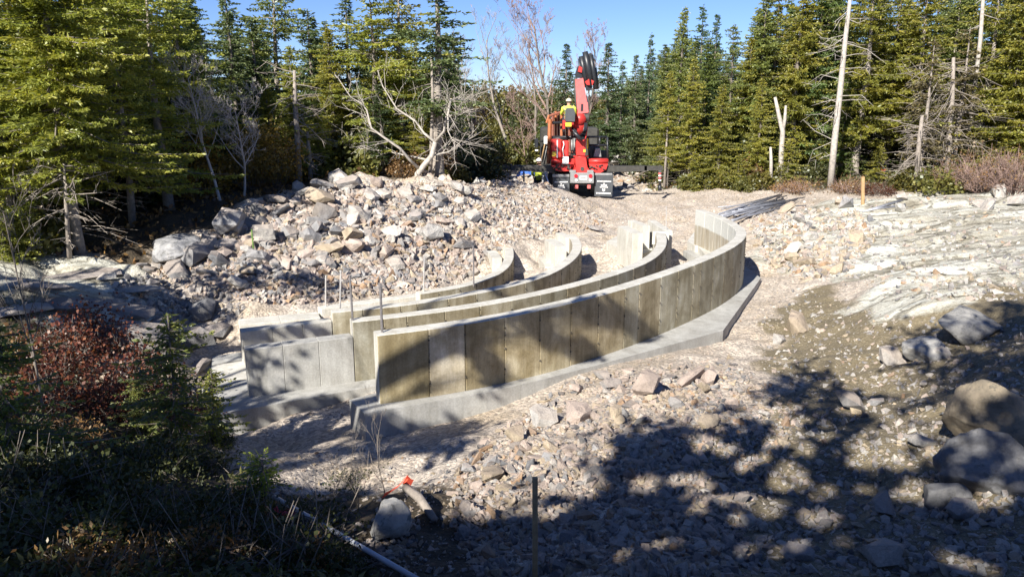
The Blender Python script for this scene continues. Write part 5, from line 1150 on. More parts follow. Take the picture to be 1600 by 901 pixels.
def cover(poly, n, mat, label, size, seed, up_=.5):
    r = np.random.default_rng(seed); x = r.uniform(min(p[0] for p in poly), max(p[0] for p in poly), n); y = r.uniform(min(p[1] for p in poly), max(p[1] for p in poly), n)
    k = inside(x, y, poly) & ~inside(x, y, CLEAR); x = x[k]; y = y[k]; P = np.c_[x, y, hq(x, y)]; P[:, 2] += r.uniform(0, .15, len(P)); d = unit(r.normal(size=P.shape) + np.array([0, 0, up_])); s = size * r.uniform(.4, 1.3, (len(P), 1))
    L = Leaves(); L.quads(P, P + d * s, cross_rand(d, r) * s * .3, r.uniform(0, 1, len(P))); o = link('ground_cover', L.mesh('ground_cover'), None, mat); tag(o, label, 'ground cover', kind='stuff')
cover([(6, 33), (20, 28), (24, 28), (24, 40), (6, 40)], 14000, M_OLIVE, 'low green and brown growth on the forest floor at the right edge', .16, 1)
cover([(6, 32), (20, 28), (24, 28), (24, 40), (6, 40)], 8000, M_RUST, 'dry brown leaves on the forest floor at the right edge', .12, 2)
cover([(-24, 12), (-4, 12), (-1, 30), (-12, 34), (-24, 30)], 16000, M_RUST, 'dry leaves and litter on the floor of the left wood', .14, 3)

# ------------------------------------------------------------------ unseen trees behind the viewer, crowns shaped to shade the foreground
def band(a, b, n):
    P = []
    for k in range(n):
        u = (k + .5) / n; px = a[0] + (b[0] - a[0]) * u; py = a[1] + (b[1] - a[1]) * u
        pr = 800 + L4[:, 0] / (L4[:, 1] * CP + (CAMZ - .75) * SP) * F; i = int(np.argmin(np.abs(pr[:int(len(pr) * .6)] - px))); P.append((*L4[i], at(px, py, L4[i][1])[2]))
    return np.array(P)
def shade_tree(base, label, blobs, seed, tmin=8.5, tmax=15, rad=.36, per=62, ls=.16, bands=()):
    r = np.random.default_rng(seed); cents = []
    for a, b, n in bands: P = band(a, b, n); cents.append(P + TO_SUN * r.uniform(tmin, tmax - 2, (len(P), 1)) + r.normal(size=P.shape) * .05)
    for px, py, rx, ry, n in blobs:
        qx = px + rx * (r.random(n) * 2 - 1); qy = py + ry * (r.random(n) * 2 - 1); P, ok = hit(qx, np.clip(qy, 300, 1150)); P = P[ok]
        cents.append(P + TO_SUN * r.uniform(tmin, tmax, (len(P), 1)))
    Cn = np.vstack(cents); v = Cn - np.array([0, 0, CAMZ]); dep = v[:, 1] * CP - v[:, 2] * SP; uu = (v[:, 1] * SP + v[:, 2] * CP)
    Cn = Cn[~((dep > .2) & (np.abs(v[:, 0]) < dep * .66 + 1.0) & (uu < dep * .38 + 1.0))]      # drops leaf clusters that would show in the view
    bz = float(hq(*base)) if abs(base[0]) < 24 and base[1] > -7 else 2.6
    root = empty('autumn_tree', (base[0], base[1], bz - .1), 0, label, 'tree', 'broadleaf trees behind the viewpoint'); B = np.array([base[0], base[1], bz - .1])
    Cn = Cn - B; L = Leaves(); n = len(Cn) * per; k = np.repeat(np.arange(len(Cn)), per); P = Cn[k] + r.normal(size=(n, 3)) * rad * .55
    d = unit(r.normal(size=(n, 3))); L.quads(P, P + d * ls, cross_rand(d, r) * ls * .38, r.uniform(0, 1, n)); 
    A_ = np.concatenate(L.V); cc = A_.mean(1) + B; kp = np.ones(len(A_), bool)
    for hp, hr in zip(HOLES[0], HOLES[1]):
        w = cc - hp; al = w @ TO_SUN; kp &= ~((np.linalg.norm(w - al[:, None] * TO_SUN, axis=1) < hr * (.8 + .4 * r.random(len(cc)))))
    L.V = [A_[kp]]; L.C = [np.concatenate(L.C)[kp]]; link('crown', L.mesh('crown'), root, M_YELLOW if seed % 2 else M_OLIVE)
    top = Cn.mean(0); fork = np.array([top[0] * .25, top[1] * .25, top[2] * .55]); m = MB(); m.tube([(0, 0, 0), tuple(fork * .5), tuple(fork)], [.2, .17, .14], 9)
    m.build('trunk', M_BARK, root, True); m = MB(); ks = Cn[r.permutation(len(Cn))[:max(6, len(Cn) // 14)]]
    for c in ks:
        md = fork + (c - fork) * .5 + np.array([0, 0, .3]); m.tube([fork, md, c], [.08, .05, .015], 5, cap=False)
        nb = Cn[np.argsort(((Cn - c) ** 2).sum(1))[:5]]
        for q in nb: m.tube([md + (c - md) * .6, q], [.02, .006], 3, cap=False)
    m.build('branches', M_BARK, root)
# gaps in the canopy: the places where the photograph shows sun flecks on the ground
_h = [(1280,690,.26),(1240,660,.2),(1460,705,.3),(1230,752,.2),(1440,645,.25),(1550,630,.3),(1025,748,.2),(1335,640,.25),(1490,775,.2),(1255,800,.22),(1340,598,.3),(1400,682,.2),(960,660,.25),(1130,660,.2),(1180,720,.16),(1110,780,.14),(880,800,.14),(1310,770,.14),(1540,880,.16),(1390,760,.14),(1050,850,.12),(1110,700,.18),(1370,720,.16),(1420,780,.12),(1340,850,.1),(1200,860,.12),
 (740,730,.35),(800,760,.3),(860,720,.3),(700,760,.3),(640,730,.25),(770,800,.18),(930,700,.25),(470,650,.2),(640,790,.15),(600,840,.16),
 (90,560,.3),(150,600,.3),(60,665,.22),(330,665,.3),(250,560,.3),(120,695,.2),(300,700,.2),(200,640,.25),(405,750,.25),(110,870,.16),(320,860,.14),(430,870,.1),(180,790,.12),(260,760,.12),(30,600,.2),(500,880,.12)]
_p = hit([h[0] for h in _h], [h[1] for h in _h])[0]; _r = np.random.default_rng(5); _a, _b = [], []
for _q, h in zip(_p, _h):
    for _k in range(6):
        o_ = _r.normal(size=2) * np.array([1.05, .55]) * h[2]; _a.append(_q + np.array([o_[0], o_[1], 0])); _b.append(h[2] * _r.uniform(.26, .70))
HOLES = (np.array(_a), _b)
shade_tree((-6.5, -4.5), 'broadleaf tree standing behind the viewpoint to the left', [(120, 770, 260, 110, 42), (60, 890, 200, 80, 36), (430, 830, 150, 90, 42)], 61)
shade_tree((-2.5, -4.5), 'broadleaf tree standing right behind the viewpoint', [(600, 880, 140, 60, 48), (850, 890, 130, 60, 48), (1010, 830, 110, 80, 44), (1090, 740, 80, 40, 17), (960, 700, 60, 18, 5)], 62)
shade_tree((2.5, -3.5), 'broadleaf tree behind the viewpoint to the right', [(1200, 810, 130, 100, 36), (1380, 850, 150, 80, 38), (1150, 690, 90, 26, 11), (1270, 605, 60, 20, 9), (1560, 860, 120, 80, 30), (1330, 740, 130, 40, 7)], 63)
shade_tree((6.0, -1.5), 'broadleaf tree off to the right of the viewpoint', [(1530, 565, 100, 35, 18), (1590, 505, 50, 25, 9), (1570, 660, 50, 50, 6), (1470, 620, 60, 30, 4), (1330, 660, 80, 30, 8)], 64)
shade_tree((-9.5, 3.5), 'broadleaf tree outside the left border shading the left ends of the walls', [(480, 570, 60, 30, 7), (440, 670, 90, 35, 13), (640, 690, 80, 30, 11), (830, 470, 50, 10, 3)], 65, 9, 13, .24, 70)
shade_tree((-11.5, -1.0), 'slender broadleaf tree added outside the left border to throw thin shadows on the front wall', [(430, 700, 40, 20, 2)], 67, 9, 13, .11, 30, .12, bands=(((722, 512), (790, 600), 8), ((838, 505), (930, 560), 8), ((915, 466), (1035, 536), 9)))  # added tree, its leaf clusters lined up to shade bands on the wall
shade_tree((-13.0, 5.5), 'broadleaf tree outside the left border shading the left ledge', [(100, 480, 130, 25, 14), (60, 440, 110, 14, 8), (200, 470, 60, 16, 5), (240, 520, 110, 40, 26), (350, 450, 70, 20, 5), (350, 385, 40, 20, 3), (480, 440, 70, 20, 6)], 66, 7, 11, .30, 50)
# ------------------------------------------------------------------ crane truck
M_RED = simple('red_paint', (0.50, 0.035, 0.028), 0.45, 0, 0.38, 4, 0.1)
M_PINK = simple('faded_red_paint', (0.60, 0.14, 0.13), 0.45, 0, 0.18, 5, 0)
M_BLACK = simple('black_paint', (0.022, 0.024, 0.028), 0.4, 0, 0.2, 5, 0)
M_DGREY = simple('dark_steel', (0.055, 0.052, 0.045), 0.6, 0.2, 0.3, 8, 0.1)
M_RUBBER = simple('mudflap_rubber', (0.06, 0.065, 0.07), 0.7, 0, 0.2, 5, 0)
M_GREY = simple('grey_metal', (0.32, 0.32, 0.31), 0.45, 0.4, 0.2, 6, 0)
M_WHITE = simple('white_paint', (0.78, 0.77, 0.74), 0.5, 0, 0.06, 6, 0)
M_YEL = simple('yellow_sticker', (0.75, 0.52, 0.05), 0.5, 0, 0.08, 6, 0)
M_ORANGE = simple('rusty_orange_steel', (0.40, 0.13, 0.05), 0.7, 0.1, 0.35, 12, 0.1)
M_RUSTB = simple('rusty_brown_steel', (0.24, 0.08, 0.05), 0.7, 0.1, 0.3, 12, 0.1)
M_CHROME = simple('bare_steel', (0.6, 0.6, 0.6), 0.3, 0.9, 0.1, 5, 0)
M_LRED = simple('red_lens', (0.5, 0.02, 0.03), 0.2); M_VEST = simple('hi_vis_yellow', (0.62, 0.75, 0.08), 0.8, 0, 0.12, 8, 0.1)
M_HAT = simple('cream_hard_hat', (0.72, 0.60, 0.42), 0.4, 0, 0.05); M_HATW = simple('white_hard_hat', (0.8, 0.74, 0.74), 0.4, 0, 0.05)
M_SKIN = simple('skin', (0.45, 0.27, 0.19), 0.6, 0, 0.05); M_JEANS = simple('dark_trousers', (0.035, 0.04, 0.055), 0.9, 0, 0.2)
M_TARP = simple('blue_tarp', (0.06, 0.15, 0.5), 0.5, 0, 0.2, 4, 0.3); M_GLASS = simple('dark_glass', (0.02, 0.025, 0.03), 0.08)
TD = 32.0
TB = at(911, 306, TD); TB = np.array([TB[0], TD, float(hq(TB[0], TD))])
ROOT = empty('crane_truck', TB, 0, 'red knuckle-boom crane truck seen from behind with its outriggers spread', 'truck')
def Q(px, py, d=0.0): return at(px, py, TD + d) - TB
def rect(x0, y0, x1, y1, d, dep, name, mat, parent=ROOT, ch=.015, lab=None):
    a = Q(x0, y0, d); b = Q(x1, y1, d); c = ((a[0] + b[0]) / 2, d + dep / 2, (a[2] + b[2]) / 2)
    o = MB().box(c, (abs(b[0] - a[0]), dep, abs(a[2] - b[2])), None, 0, min(ch, abs(b[0] - a[0]) * .25, abs(a[2] - b[2]) * .25, dep * .25)).build(name, mat, parent)
    if lab: o['label'] = lab
    return o
def tub(pts, rad, name, mat, parent=ROOT, n=10, sm=True): return MB().tube([Q(*p) for p in pts], rad, n).build(name, mat, parent, sm)
def outline(pts, d, dep, name, mat, parent=ROOT): return MB().slab([(Q(a, b, d)[0], Q(a, b, d)[2]) for a, b in pts], d, d + dep).build(name, mat, parent)
gz = 0.0
# chassis, bed and cab
rect(893, 276, 926, 284, .5, 7.2, 'chassis', M_DGREY)
bed = rect(862, 262, 950, 268, .9, 5.6, 'bed', M_DGREY)
rect(848, 216, 912, 262, 6.6, 1.9, 'cab', M_BLACK, ch=.08); rect(846, 200, 935, 262, 6.8, 2.0, 'cab_rear', M_DGREY, ch=.1)
for x0, x1 in ((858, 876), (884, 902)): rect(x0, 222, x1, 236, 6.57, .02, 'cab_window', M_GLASS)
for x, s in ((876, 1), (943, -1)):
    for d in (.75, 2.1, 7.4):
        c = Q(x, 287, 0); cz = .52
        for k in ((0, .3) if d < 3 else (0,)):
            w = MB(); prof = [(.0, .5), (.03, .52), (.22, .52), (.25, .5)]
            cx = c[0] + k * s * .98 - .12
            w.tube([(cx, d + .5, cz), (cx + .03, d + .5, cz), (cx + .22, d + .5, cz), (cx + .25, d + .5, cz)], [.46, .52, .52, .46], 28)
            wh = w.build('wheel', M_RUBBER, ROOT, False)
            MB().tube([(cx - .01, d + .5, cz), (cx + .26, d + .5, cz)], [.27, .27], 20).build('rim', M_GREY, wh)
# mudflaps with lettering rows
def flap(x0, y0, x1, y1, d, tilt):
    a = Q(x0, y0, d); b = Q(x1, y1, d); w = b[0] - a[0]; h = a[2] - b[2]
    e = bpy.data.objects.new('mudflap', MB().box((0, 0, 0), (w, .018, h), None, 0, .006).mesh('mudflap')); col.objects.link(e); e.data.materials.append(M_RUBBER); e.parent = ROOT
    e.location = ((a[0] + b[0]) / 2, d, (a[2] + b[2]) / 2); e.rotation_euler = (0.03, tilt, 0)
    m = MB(); r = random.Random(int(x0))
    for zf, wf, hh in ((.20, .80, .055), (.10, .10, .035), (.02, .36, .060), (-.07, .46, .050), (-.17, .20, .05), (-.25, .10, .035), (-.35, .82, .065)):
        n = max(1, int(wf * w / .05)); x = -wf * w / 2
        for k in range(n):
            m.box((x + (k + .5) * wf * w / n, -.0115, zf * h), (wf * w / n * .68, .004, hh * r.uniform(.8, 1.0)))
    m.slab([(-.07, -.21 * h), (.07, -.21 * h), (0, -.27 * h)], -.013, -.010)
    l = m.build('lettering', M_WHITE, e); tag(l, kind='stuff'); return e
flap(930, 273, 957, 307, -.05, .03); flap(864, 275, 889.5, 306, -.02, -.02)
rect(929, 270.5, 957, 274, -.08, .06, 'flap_bracket', M_GREY); rect(863, 272.5, 890, 277, -.06, .06, 'flap_bracket', M_GREY)
# rear light bar
lb = rect(891, 270, 928, 286.5, -.25, .14, 'light_bar', M_GREY)
for x in (900, 922.7):
    p = Q(x, 275, -.27); MB().tube([(p[0], -.28, p[2]), (p[0], -.25, p[2])], [.075, .075], 16).build('tail_light', M_LRED, lb)
    p = Q(x + (.4 if x < 910 else 0), 281.7, -.27); MB().tube([(p[0], -.28, p[2]), (p[0], -.25, p[2])], [.055, .055], 16).build('reverse_light', M_WHITE, lb)
pl = rect(906, 275, 917, 281, -.262, .012, 'number_plate', M_WHITE, lb, .002)
m = MB(); 
for k in range(5):
    p = Q(907.8 + k * 1.9, 278.2, -.264); m.box((p[0], -.2645, p[2]), (.03, .004, .07 if k % 2 else .06))
l = m.build('plate_lettering', M_DGREY, lb); tag(l, kind='stuff')
for x in (901, 920.5): rect(x - 2.6, 289, x + 2.6, 295, -.2, .12, 'tow_hook', M_PINK)
for x in (896, 923.5): rect(x - 6, 266, x + 4, 270, -.22, .2, 'step_plate', M_GREY)
rect(893, 286.5, 926, 290, -.1, .5, 'rear_crossmember', M_DGREY)
# crane base, column and outrigger housing
outline([(899, 246), (915, 246), (918, 262), (926, 270), (892, 270), (900, 262)], -.15, .7, 'crane_base', M_RED)
p = Q(910, 264, -.2); MB().tube([(p[0], -.17, p[2]), (p[0], -.14, p[2])], [.08, .08], 16).build('hole_disc', M_DGREY, ROOT)  # dark disc stands for the shaded hole in the base
tub([(907, 258, .25), (907.5, 244, .25)], [.27, .26], 'column_bearing', M_RED, n=20); tub([(907.5, 245, .25), (907.5, 243.5, .25)], [.31, .31], 'column_flange', M_RED, n=20)
outline([(901, 243), (914, 243), (916.5, 215), (918.5, 200), (917, 190), (908, 190), (904, 205), (900, 225)], .02, .48, 'crane_column', M_RED)
rect(861, 218, 878, 248, .1, .6, 'oil_tank', M_RED, ch=.06); rect(878.5, 220, 888.5, 247, .15, .5, 'oil_tank', M_RED, ch=.05)
rect(870, 219, 871.5, 247, .08, .03, 'white_strip', M_WHITE); MB().tube([Q(880, 221, .1), Q(881.5, 226, .08), Q(879, 233, .08), Q(881, 246, .1)], .022, 6).build('hose', M_WHITE, ROOT, True)
rect(862.5, 237, 868.5, 244.5, .075, .02, 'warning_sticker', M_YEL); rect(911.5, 233.5, 915, 238, .0, .02, 'warning_sticker', M_YEL); rect(917, 216, 919, 233, .1, .06, 'yellow_strip', M_YEL)
tub([(861, 252.5, .2), (880, 252.5, .2)], [.10, .10], 'outrigger_cylinder', M_RED, n=14); tub([(920, 252, .2), (950, 252, .2)], [.10, .10], 'outrigger_cylinder', M_RED, n=14)
rect(861, 248, 950, 262, .45, .25, 'outrigger_housing', M_RED, ch=.03); outline([(920, 256), (950, 256), (947, 265), (935, 272), (923, 266)], .05, .35, 'gusset', M_RED); outline([(861, 258), (892, 257), (892, 267), (876, 268), (866, 266)], .05, .35, 'gusset', M_RED)
rect(879, 245, 888.5, 256.5, -.05, .1, 'paper_holder', M_WHITE)
r = random.Random(4); m = MB()
for k in range(14):
    x = r.uniform(866, 890); m.tube([Q(x, r.uniform(257, 266), .0), Q(x + r.uniform(-8, 8), r.uniform(254, 268), .02)], .025, 6)
for k in range(8):
    x = r.uniform(922, 944); m.tube([Q(x, r.uniform(257, 264), .0), Q(x + r.uniform(-7, 7), r.uniform(257, 266), .02)], .022, 6)
tag(m.build('hydraulic_lines', M_DGREY, ROOT, True), kind='stuff')
# guard rail around the crane
for a, b in (((859, 214), (949, 214)), ((859, 216.5), (895, 216.5)), ((918, 227), (949, 227)), ((949, 214), (949.5, 250)), ((862, 214), (862, 250)), ((919, 214), (921, 246)), ((937, 214), (937, 228))):
    tub([(a[0], a[1], .7), (b[0], b[1], .7)], .045, 'guard_rail', M_BLACK, n=6)
outline([(930.5, 232), (938, 232), (939.5, 245), (928, 245)], .9, .3, 'winch_box', M_GREY); rect(921, 229, 937, 246, 1.3, .5, 'tool_box', M_BLACK); rect(922, 236, 948, 250, 1.9, .5, 'deck_locker', M_DGREY)
# rusty stakes on the bed
for k in range(10):
    x = 864.5 + k * 4.3 + r.uniform(-.5, .5); tub([(x, 250, 2.0 + (k % 3) * .3), (x + r.uniform(-.5, .5), 180 - r.uniform(0, 6) - k * .4, 2.0 + (k % 3) * .3)], .055, 'bed_stake', M_ORANGE if k % 2 else M_RUSTB, n=6, sm=False)
tub([(857, 256, .6), (859.5, 186, .6)], .085, 'corner_post', M_ORANGE, n=6, sm=False)
tub([(854, 192, .7), (858, 180, .7)], .05, 'corner_post', M_ORANGE, n=6, sm=False)
tub([(856, 182, 1.6), (884, 173, 1.6)], .05, 'top_rail', M_RUSTB, n=6, sm=False); tub([(864, 192, 1.7), (902, 191, 1.7)], .05, 'top_rail', M_BLACK, n=6, sm=False); tub([(864, 238, 1.7), (902, 238, 1.7)], .05, 'top_rail', M_RUSTB, n=6, sm=False)
for k in range(5): tub([(893 + k * 2.4, 246, 1.5), (893 + k * 2.4, 216, 1.5)], .022, 'grille_bar', M_GREY, n=6)
outline([(846, 257), (852, 222), (856, 222), (857, 257)], 1.0, .06, 'loading_board', M_DGREY); tub([(846, 250, .9), (853.5, 214, .9)], .025, 'leaning_pole', M_WOOD, n=6); tub([(849, 256, .95), (856, 222, .95)], .02, 'leaning_pole', M_GREY, n=6)
rect(850, 213, 856.5, 226, .8, .25, 'work_lamp', M_WHITE, ch=.04); mi = rect(835.5, 217, 841.5, 231, 6.2, .2, 'mirror', M_BLACK, ch=.04); tub([(841, 221, 6.2), (849, 221, 6.6)], .03, 'mirror_arm', M_DGREY)
rect(836, 234, 841, 236.5, 6.2, .15, 'mirror_lamp', M_WHITE)
# operator seat on the crane column
seat = rect(881, 190, 897, 196, -.45, .5, 'operator_seat', M_RED, ch=.03); MB().slab([(Q(883.5, 190, -.45)[0], Q(883.5, 190, -.45)[2]), (Q(898, 190, -.45)[0], Q(898, 190, -.45)[2]), (Q(898.5, 176, -.45)[0], Q(898, 176, -.45)[2]), (Q(896, 169, -.45)[0], Q(896, 169, -.45)[2]), (Q(885, 169, -.45)[0], Q(885, 169, -.45)[2]), (Q(883, 174, -.45)[0], Q(883, 174, -.45)[2])], -.50, -.40).build('backrest', M_RUBBER, seat)
rect(879.5, 188, 883, 202, -.4, .3, 'seat_bracket', M_RED); rect(883.5, 191.5, 893, 198, -.47, .02, 'yellow_plate', M_YEL, lab='pale yellow plate under the operator seat'); outline([(885.5, 198.5), (891, 198.5), (888.5, 203)], -.3, .1, 'seat_mount', M_GREY)
tub([(889, 200, -.1), (905, 206, .2)], .07, 'seat_arm', M_RED)
# boom
outline([(898.8, 124), (911.5, 122), (914, 140), (917, 158), (919.5, 183), (903, 187), (901, 160)], -.05, .36, 'main_boom', M_PINK)
outline([(906, 160), (918.5, 160), (919.5, 176), (905.5, 178)], -.10, .06, 'boom_plate', M_PINK); outline([(908, 162.5), (911, 162.5), (911, 173), (907.5, 174)], -.12, .03, 'boom_slot', M_BLACK)
tub([(898, 123, .05), (900, 160, .05), (902, 186, .05)], .05, 'boom_cylinder', M_DGREY); tub([(916, 150, .1), (919.5, 182, .1)], .055, 'boom_cylinder', M_GREY)
p = Q(906, 186, 0); MB().tube([(p[0], -.2, p[2]), (p[0], .5, p[2])], [.22, .22], 18).build('knuckle_pin', M_RED, ROOT, True)
p = Q(905, 198, 0); MB().tube([(p[0], -.15, p[2]), (p[0], .5, p[2])], [.30, .30], 18).build('knuckle', M_RED, ROOT, True)
for k in range(4): tub([(914 + k * 1.6, 178, -.1), (915 + k * 1.8, 190, -.1)], .03, 'valve', M_DGREY)
outline([(900, 122), (899, 116), (903, 104), (909, 103), (912, 112), (911, 122)], .0, .25, 'boom_head', M_BLACK); outline([(903, 112), (905, 103), (910, 106), (909, 114)], -.08, .1, 'boom_knuckle', M_RED)
jib = [([(914, 81), (919, 105), (923, 134)], .13, M_BLACK), ([(908, 88), (912, 108), (917, 136)], .12, M_BLACK), ([(905.5, 92), (907, 108), (911, 126)], .07, M_BLACK), ([(923, 86), (927, 110), (931, 140)], .09, M_BLACK), ([(919, 90), (922, 110), (926, 130)], .09, M_DGREY), ([(930, 106), (932, 125), (933.5, 139)], .07, M_BLACK), ([(916, 95), (921, 120), (924, 131)], .045, M_PINK)]
for k, (pts, rad, mt) in enumerate(jib): tub([(a, b, -.1 + .12 * (k % 3)) for a, b in pts], [rad * .85, rad, rad], 'jib_section', mt, n=10)
outline([(914, 128), (921, 123), (928, 127), (926, 133), (917, 133)], -.22, .1, 'jib_bracket', M_RED)
MB().tube([Q(920, 90, -.1), Q(919, 86, -.1), Q(922, 84, -.1), Q(926, 87, -.1), Q(927, 96, -.1)], .04, 6).build('jib_hose', M_BLACK, ROOT, True)
outline([(915, 134), (926, 134), (924, 141), (917, 142)], -.1, .25, 'jib_knuckle', M_BLACK)
# hoses round the column
for k in range(9):
    a = random.uniform(0, 1); pts = [Q(893 + k * .9, 199 + k * .6, -.25), Q(898 + k * .7, 209 + k * 1.0, -.32), Q(905 + k, 213 + k * .6, -.32), Q(912 + k * .6, 205 - k * .3, -.28), Q(914 + k * .4, 192, -.2)]
    MB().tube(pts, .028, 6).build('hose', M_BLACK, ROOT, True)
tub([(896, 206, -.3), (910, 219, -.3)], .07, 'control_valve', M_BLACK)
# outrigger beams and legs
def beam(pts, wdt, name): return MB().slab([(Q(a, b, .3)[0], Q(a, b, .3)[2]) for a, b in pts], .15, .15 + wdt).build(name, M_DGREY, ROOT)
beam([(797, 258.2), (866, 258.5), (866, 268.8), (797, 266.2)], .28, 'outrigger_beam'); beam([(770, 257.5), (800, 258), (800, 265.5), (770, 264)], .22, 'outrigger_beam'); rect(797.5, 257.2, 800, 267.5, .12, .34, 'beam_collar', M_BLACK)
beam([(947, 259), (1010, 258.8), (1010, 267), (947, 268.5)], .28, 'outrigger_beam'); beam([(1006, 259), (1035, 259), (1035, 266), (1006, 266)], .22, 'outrigger_beam')
for x, yb in ((775.5, 294), (1031, 298)):
    leg = tub([(x, 258, .28), (x, yb - 8, .28)], .055, 'outrigger_leg', M_DGREY, n=10); base = Q(x, yb, .28)
    for k in range(5): MB().tube([Q(x, 266 + k * 3.6, .28), Q(x, 268.2 + k * 3.6, .28)], .062, 10).build('white_band', M_WHITE if k % 2 == 0 else M_PINK, leg)
    tub([(x, yb - 9, .28), (x, yb, .28)], [.075, .09], 'outrigger_foot', M_BLACK, n=10)
tub([(818.5, 268, .3), (818.5, 284, .3)], .04, 'support_leg', M_GREY, n=8); tub([(783, 272, .3), (820, 272, .3)], .02, 'support_bar', M_GREY, n=6)
rect(850, 268, 856, 296, .1, .25, 'side_leg', M_GREY); tub([(852, 272, .0), (860, 296, .0)], .05, 'side_strut', M_CHROME); rect(856, 270, 864, 290, .5, .3, 'fuel_tank', M_DGREY, ch=.05); rect(847, 270, 850, 290, .35, .1, 'ladder', M_WHITE)

# ------------------------------------------------------------------ people
def person(loc, joints, edges, radii, label, rz=0, shirt=M_VEST, legs=M_JEANS):
    """joints in metres (x right, y away, z up) relative to loc"""
    root = empty('person', loc, rz, label, 'person')
    me_ = bpy.data.meshes.new('body'); me_.from_pydata([tuple(map(float, j)) for j in joints], edges, [])
    o = bpy.data.objects.new('body', me_); col.objects.link(o); o.parent = root; me_.materials.append(M_SKIN)
    md = o.modifiers.new('skin', 'SKIN'); md.use_smooth_shade = True
    sv = me_.skin_vertices[0].data if len(me_.skin_vertices) else None
    if sv is None:
        me_.attributes.new('x', 'FLOAT', 'POINT')
    for v, rr in zip(me_.skin_vertices[0].data, radii): v.radius = (rr, rr)
    me_.skin_vertices[0].data[0].use_root = True
    s = o.modifiers.new('sub', 'SUBSURF'); s.levels = 1; s.render_levels = 2
    return root, o
def sleeve(root, name, pts, rads, mat, n=10): return MB().tube(pts, rads, n).build(name, mat, root, True)
def head_bits(root, c, r_, hatmat, face=(0, 1, 0)):
    """ears, hard hat with brim, hair band"""
    c = Vector(c); f = Vector(face).normalized(); up_ = Vector((0, 0, 1)); sd = f.cross(up_).normalized()
    m = MB(); m.ball(tuple(c + up_ * r_ * .25), (r_ * 1.22, r_ * 1.3, r_ * 1.15), 16, 7, 0.0); m.tube([c + up_ * r_ * .22, c + up_ * r_ * .30], [r_ * 1.45, r_ * 1.28], 18); m.box(tuple(c + f * r_ * 1.3 + up_ * r_ * .24), (r_ * 1.5, r_ * .8, r_ * .10), None, 0, .004)
    m.tube([c - f * r_ * .9 + up_ * r_ * 1.28, c + up_ * r_ * 1.47, c + f * r_ * .9 + up_ * r_ * 1.28], r_ * .12, 6)
    m.build('hard_hat', hatmat, root, True)
    h = MB(); h.ball(tuple(c - f * r_ * .15), (r_ * 1.02, r_ * 1.02, r_ * .9), 14, 6, -.5); h.build('hair', M_DGREY, root, True)
    m = MB()
    m.ball(tuple(c + f * r_ * 1.02 - up_ * r_ * .1), (r_ * .14, r_ * .2, r_ * .2), 8, 5); m.build('nose', M_SKIN, root, True)
    for s in (-1, 1):
        MB().ball(tuple(c + sd * s * r_ * .98), (r_ * .12, r_ * .22, r_ * .32), 8, 5).build('ear', M_SKIN, root, True)
        MB().ball(tuple(c + f * r_ * .90 + sd * s * r_ * .36 + up_ * r_ * .08), r_ * .12, 8, 5).build('eye', M_WHITE, root, True)
    MB().box(tuple(c + f * r_ * .96 - up_ * r_ * .45), (r_ * .5, r_ * .06, r_ * .08)).build('mouth', M_PINK, root)
def hands(j, e, R_, wrist, dirv, up_=(0, 0, 1)):
    """five short chains growing from a palm at the end of an arm"""
    w = Vector(j[wrist]); d = Vector(dirv).normalized(); u = Vector(up_); s = d.cross(u).normalized(); pi = len(j)
    j.append(tuple(w + d * .05)); R_.append(.024); e.append((wrist, pi))
    for k, (o_, l) in enumerate(((-.030, .062), (-.010, .075), (.010, .072), (.030, .058))):
        b = len(j); p0 = w + d * .085 + s * o_; j += [tuple(p0), tuple(p0 + d * l * .55 - u * .012), tuple(p0 + d * l * .8 - u * .035)]; R_ += [.011, .0095, .008]; e += [(pi, b), (b, b + 1), (b + 1, b + 2)]
    b = len(j); p0 = w + d * .03 + s * .04; j += [tuple(p0), tuple(p0 + d * .035 + s * .012)]; R_ += [.012, .009]; e += [(pi, b), (b, b + 1)]
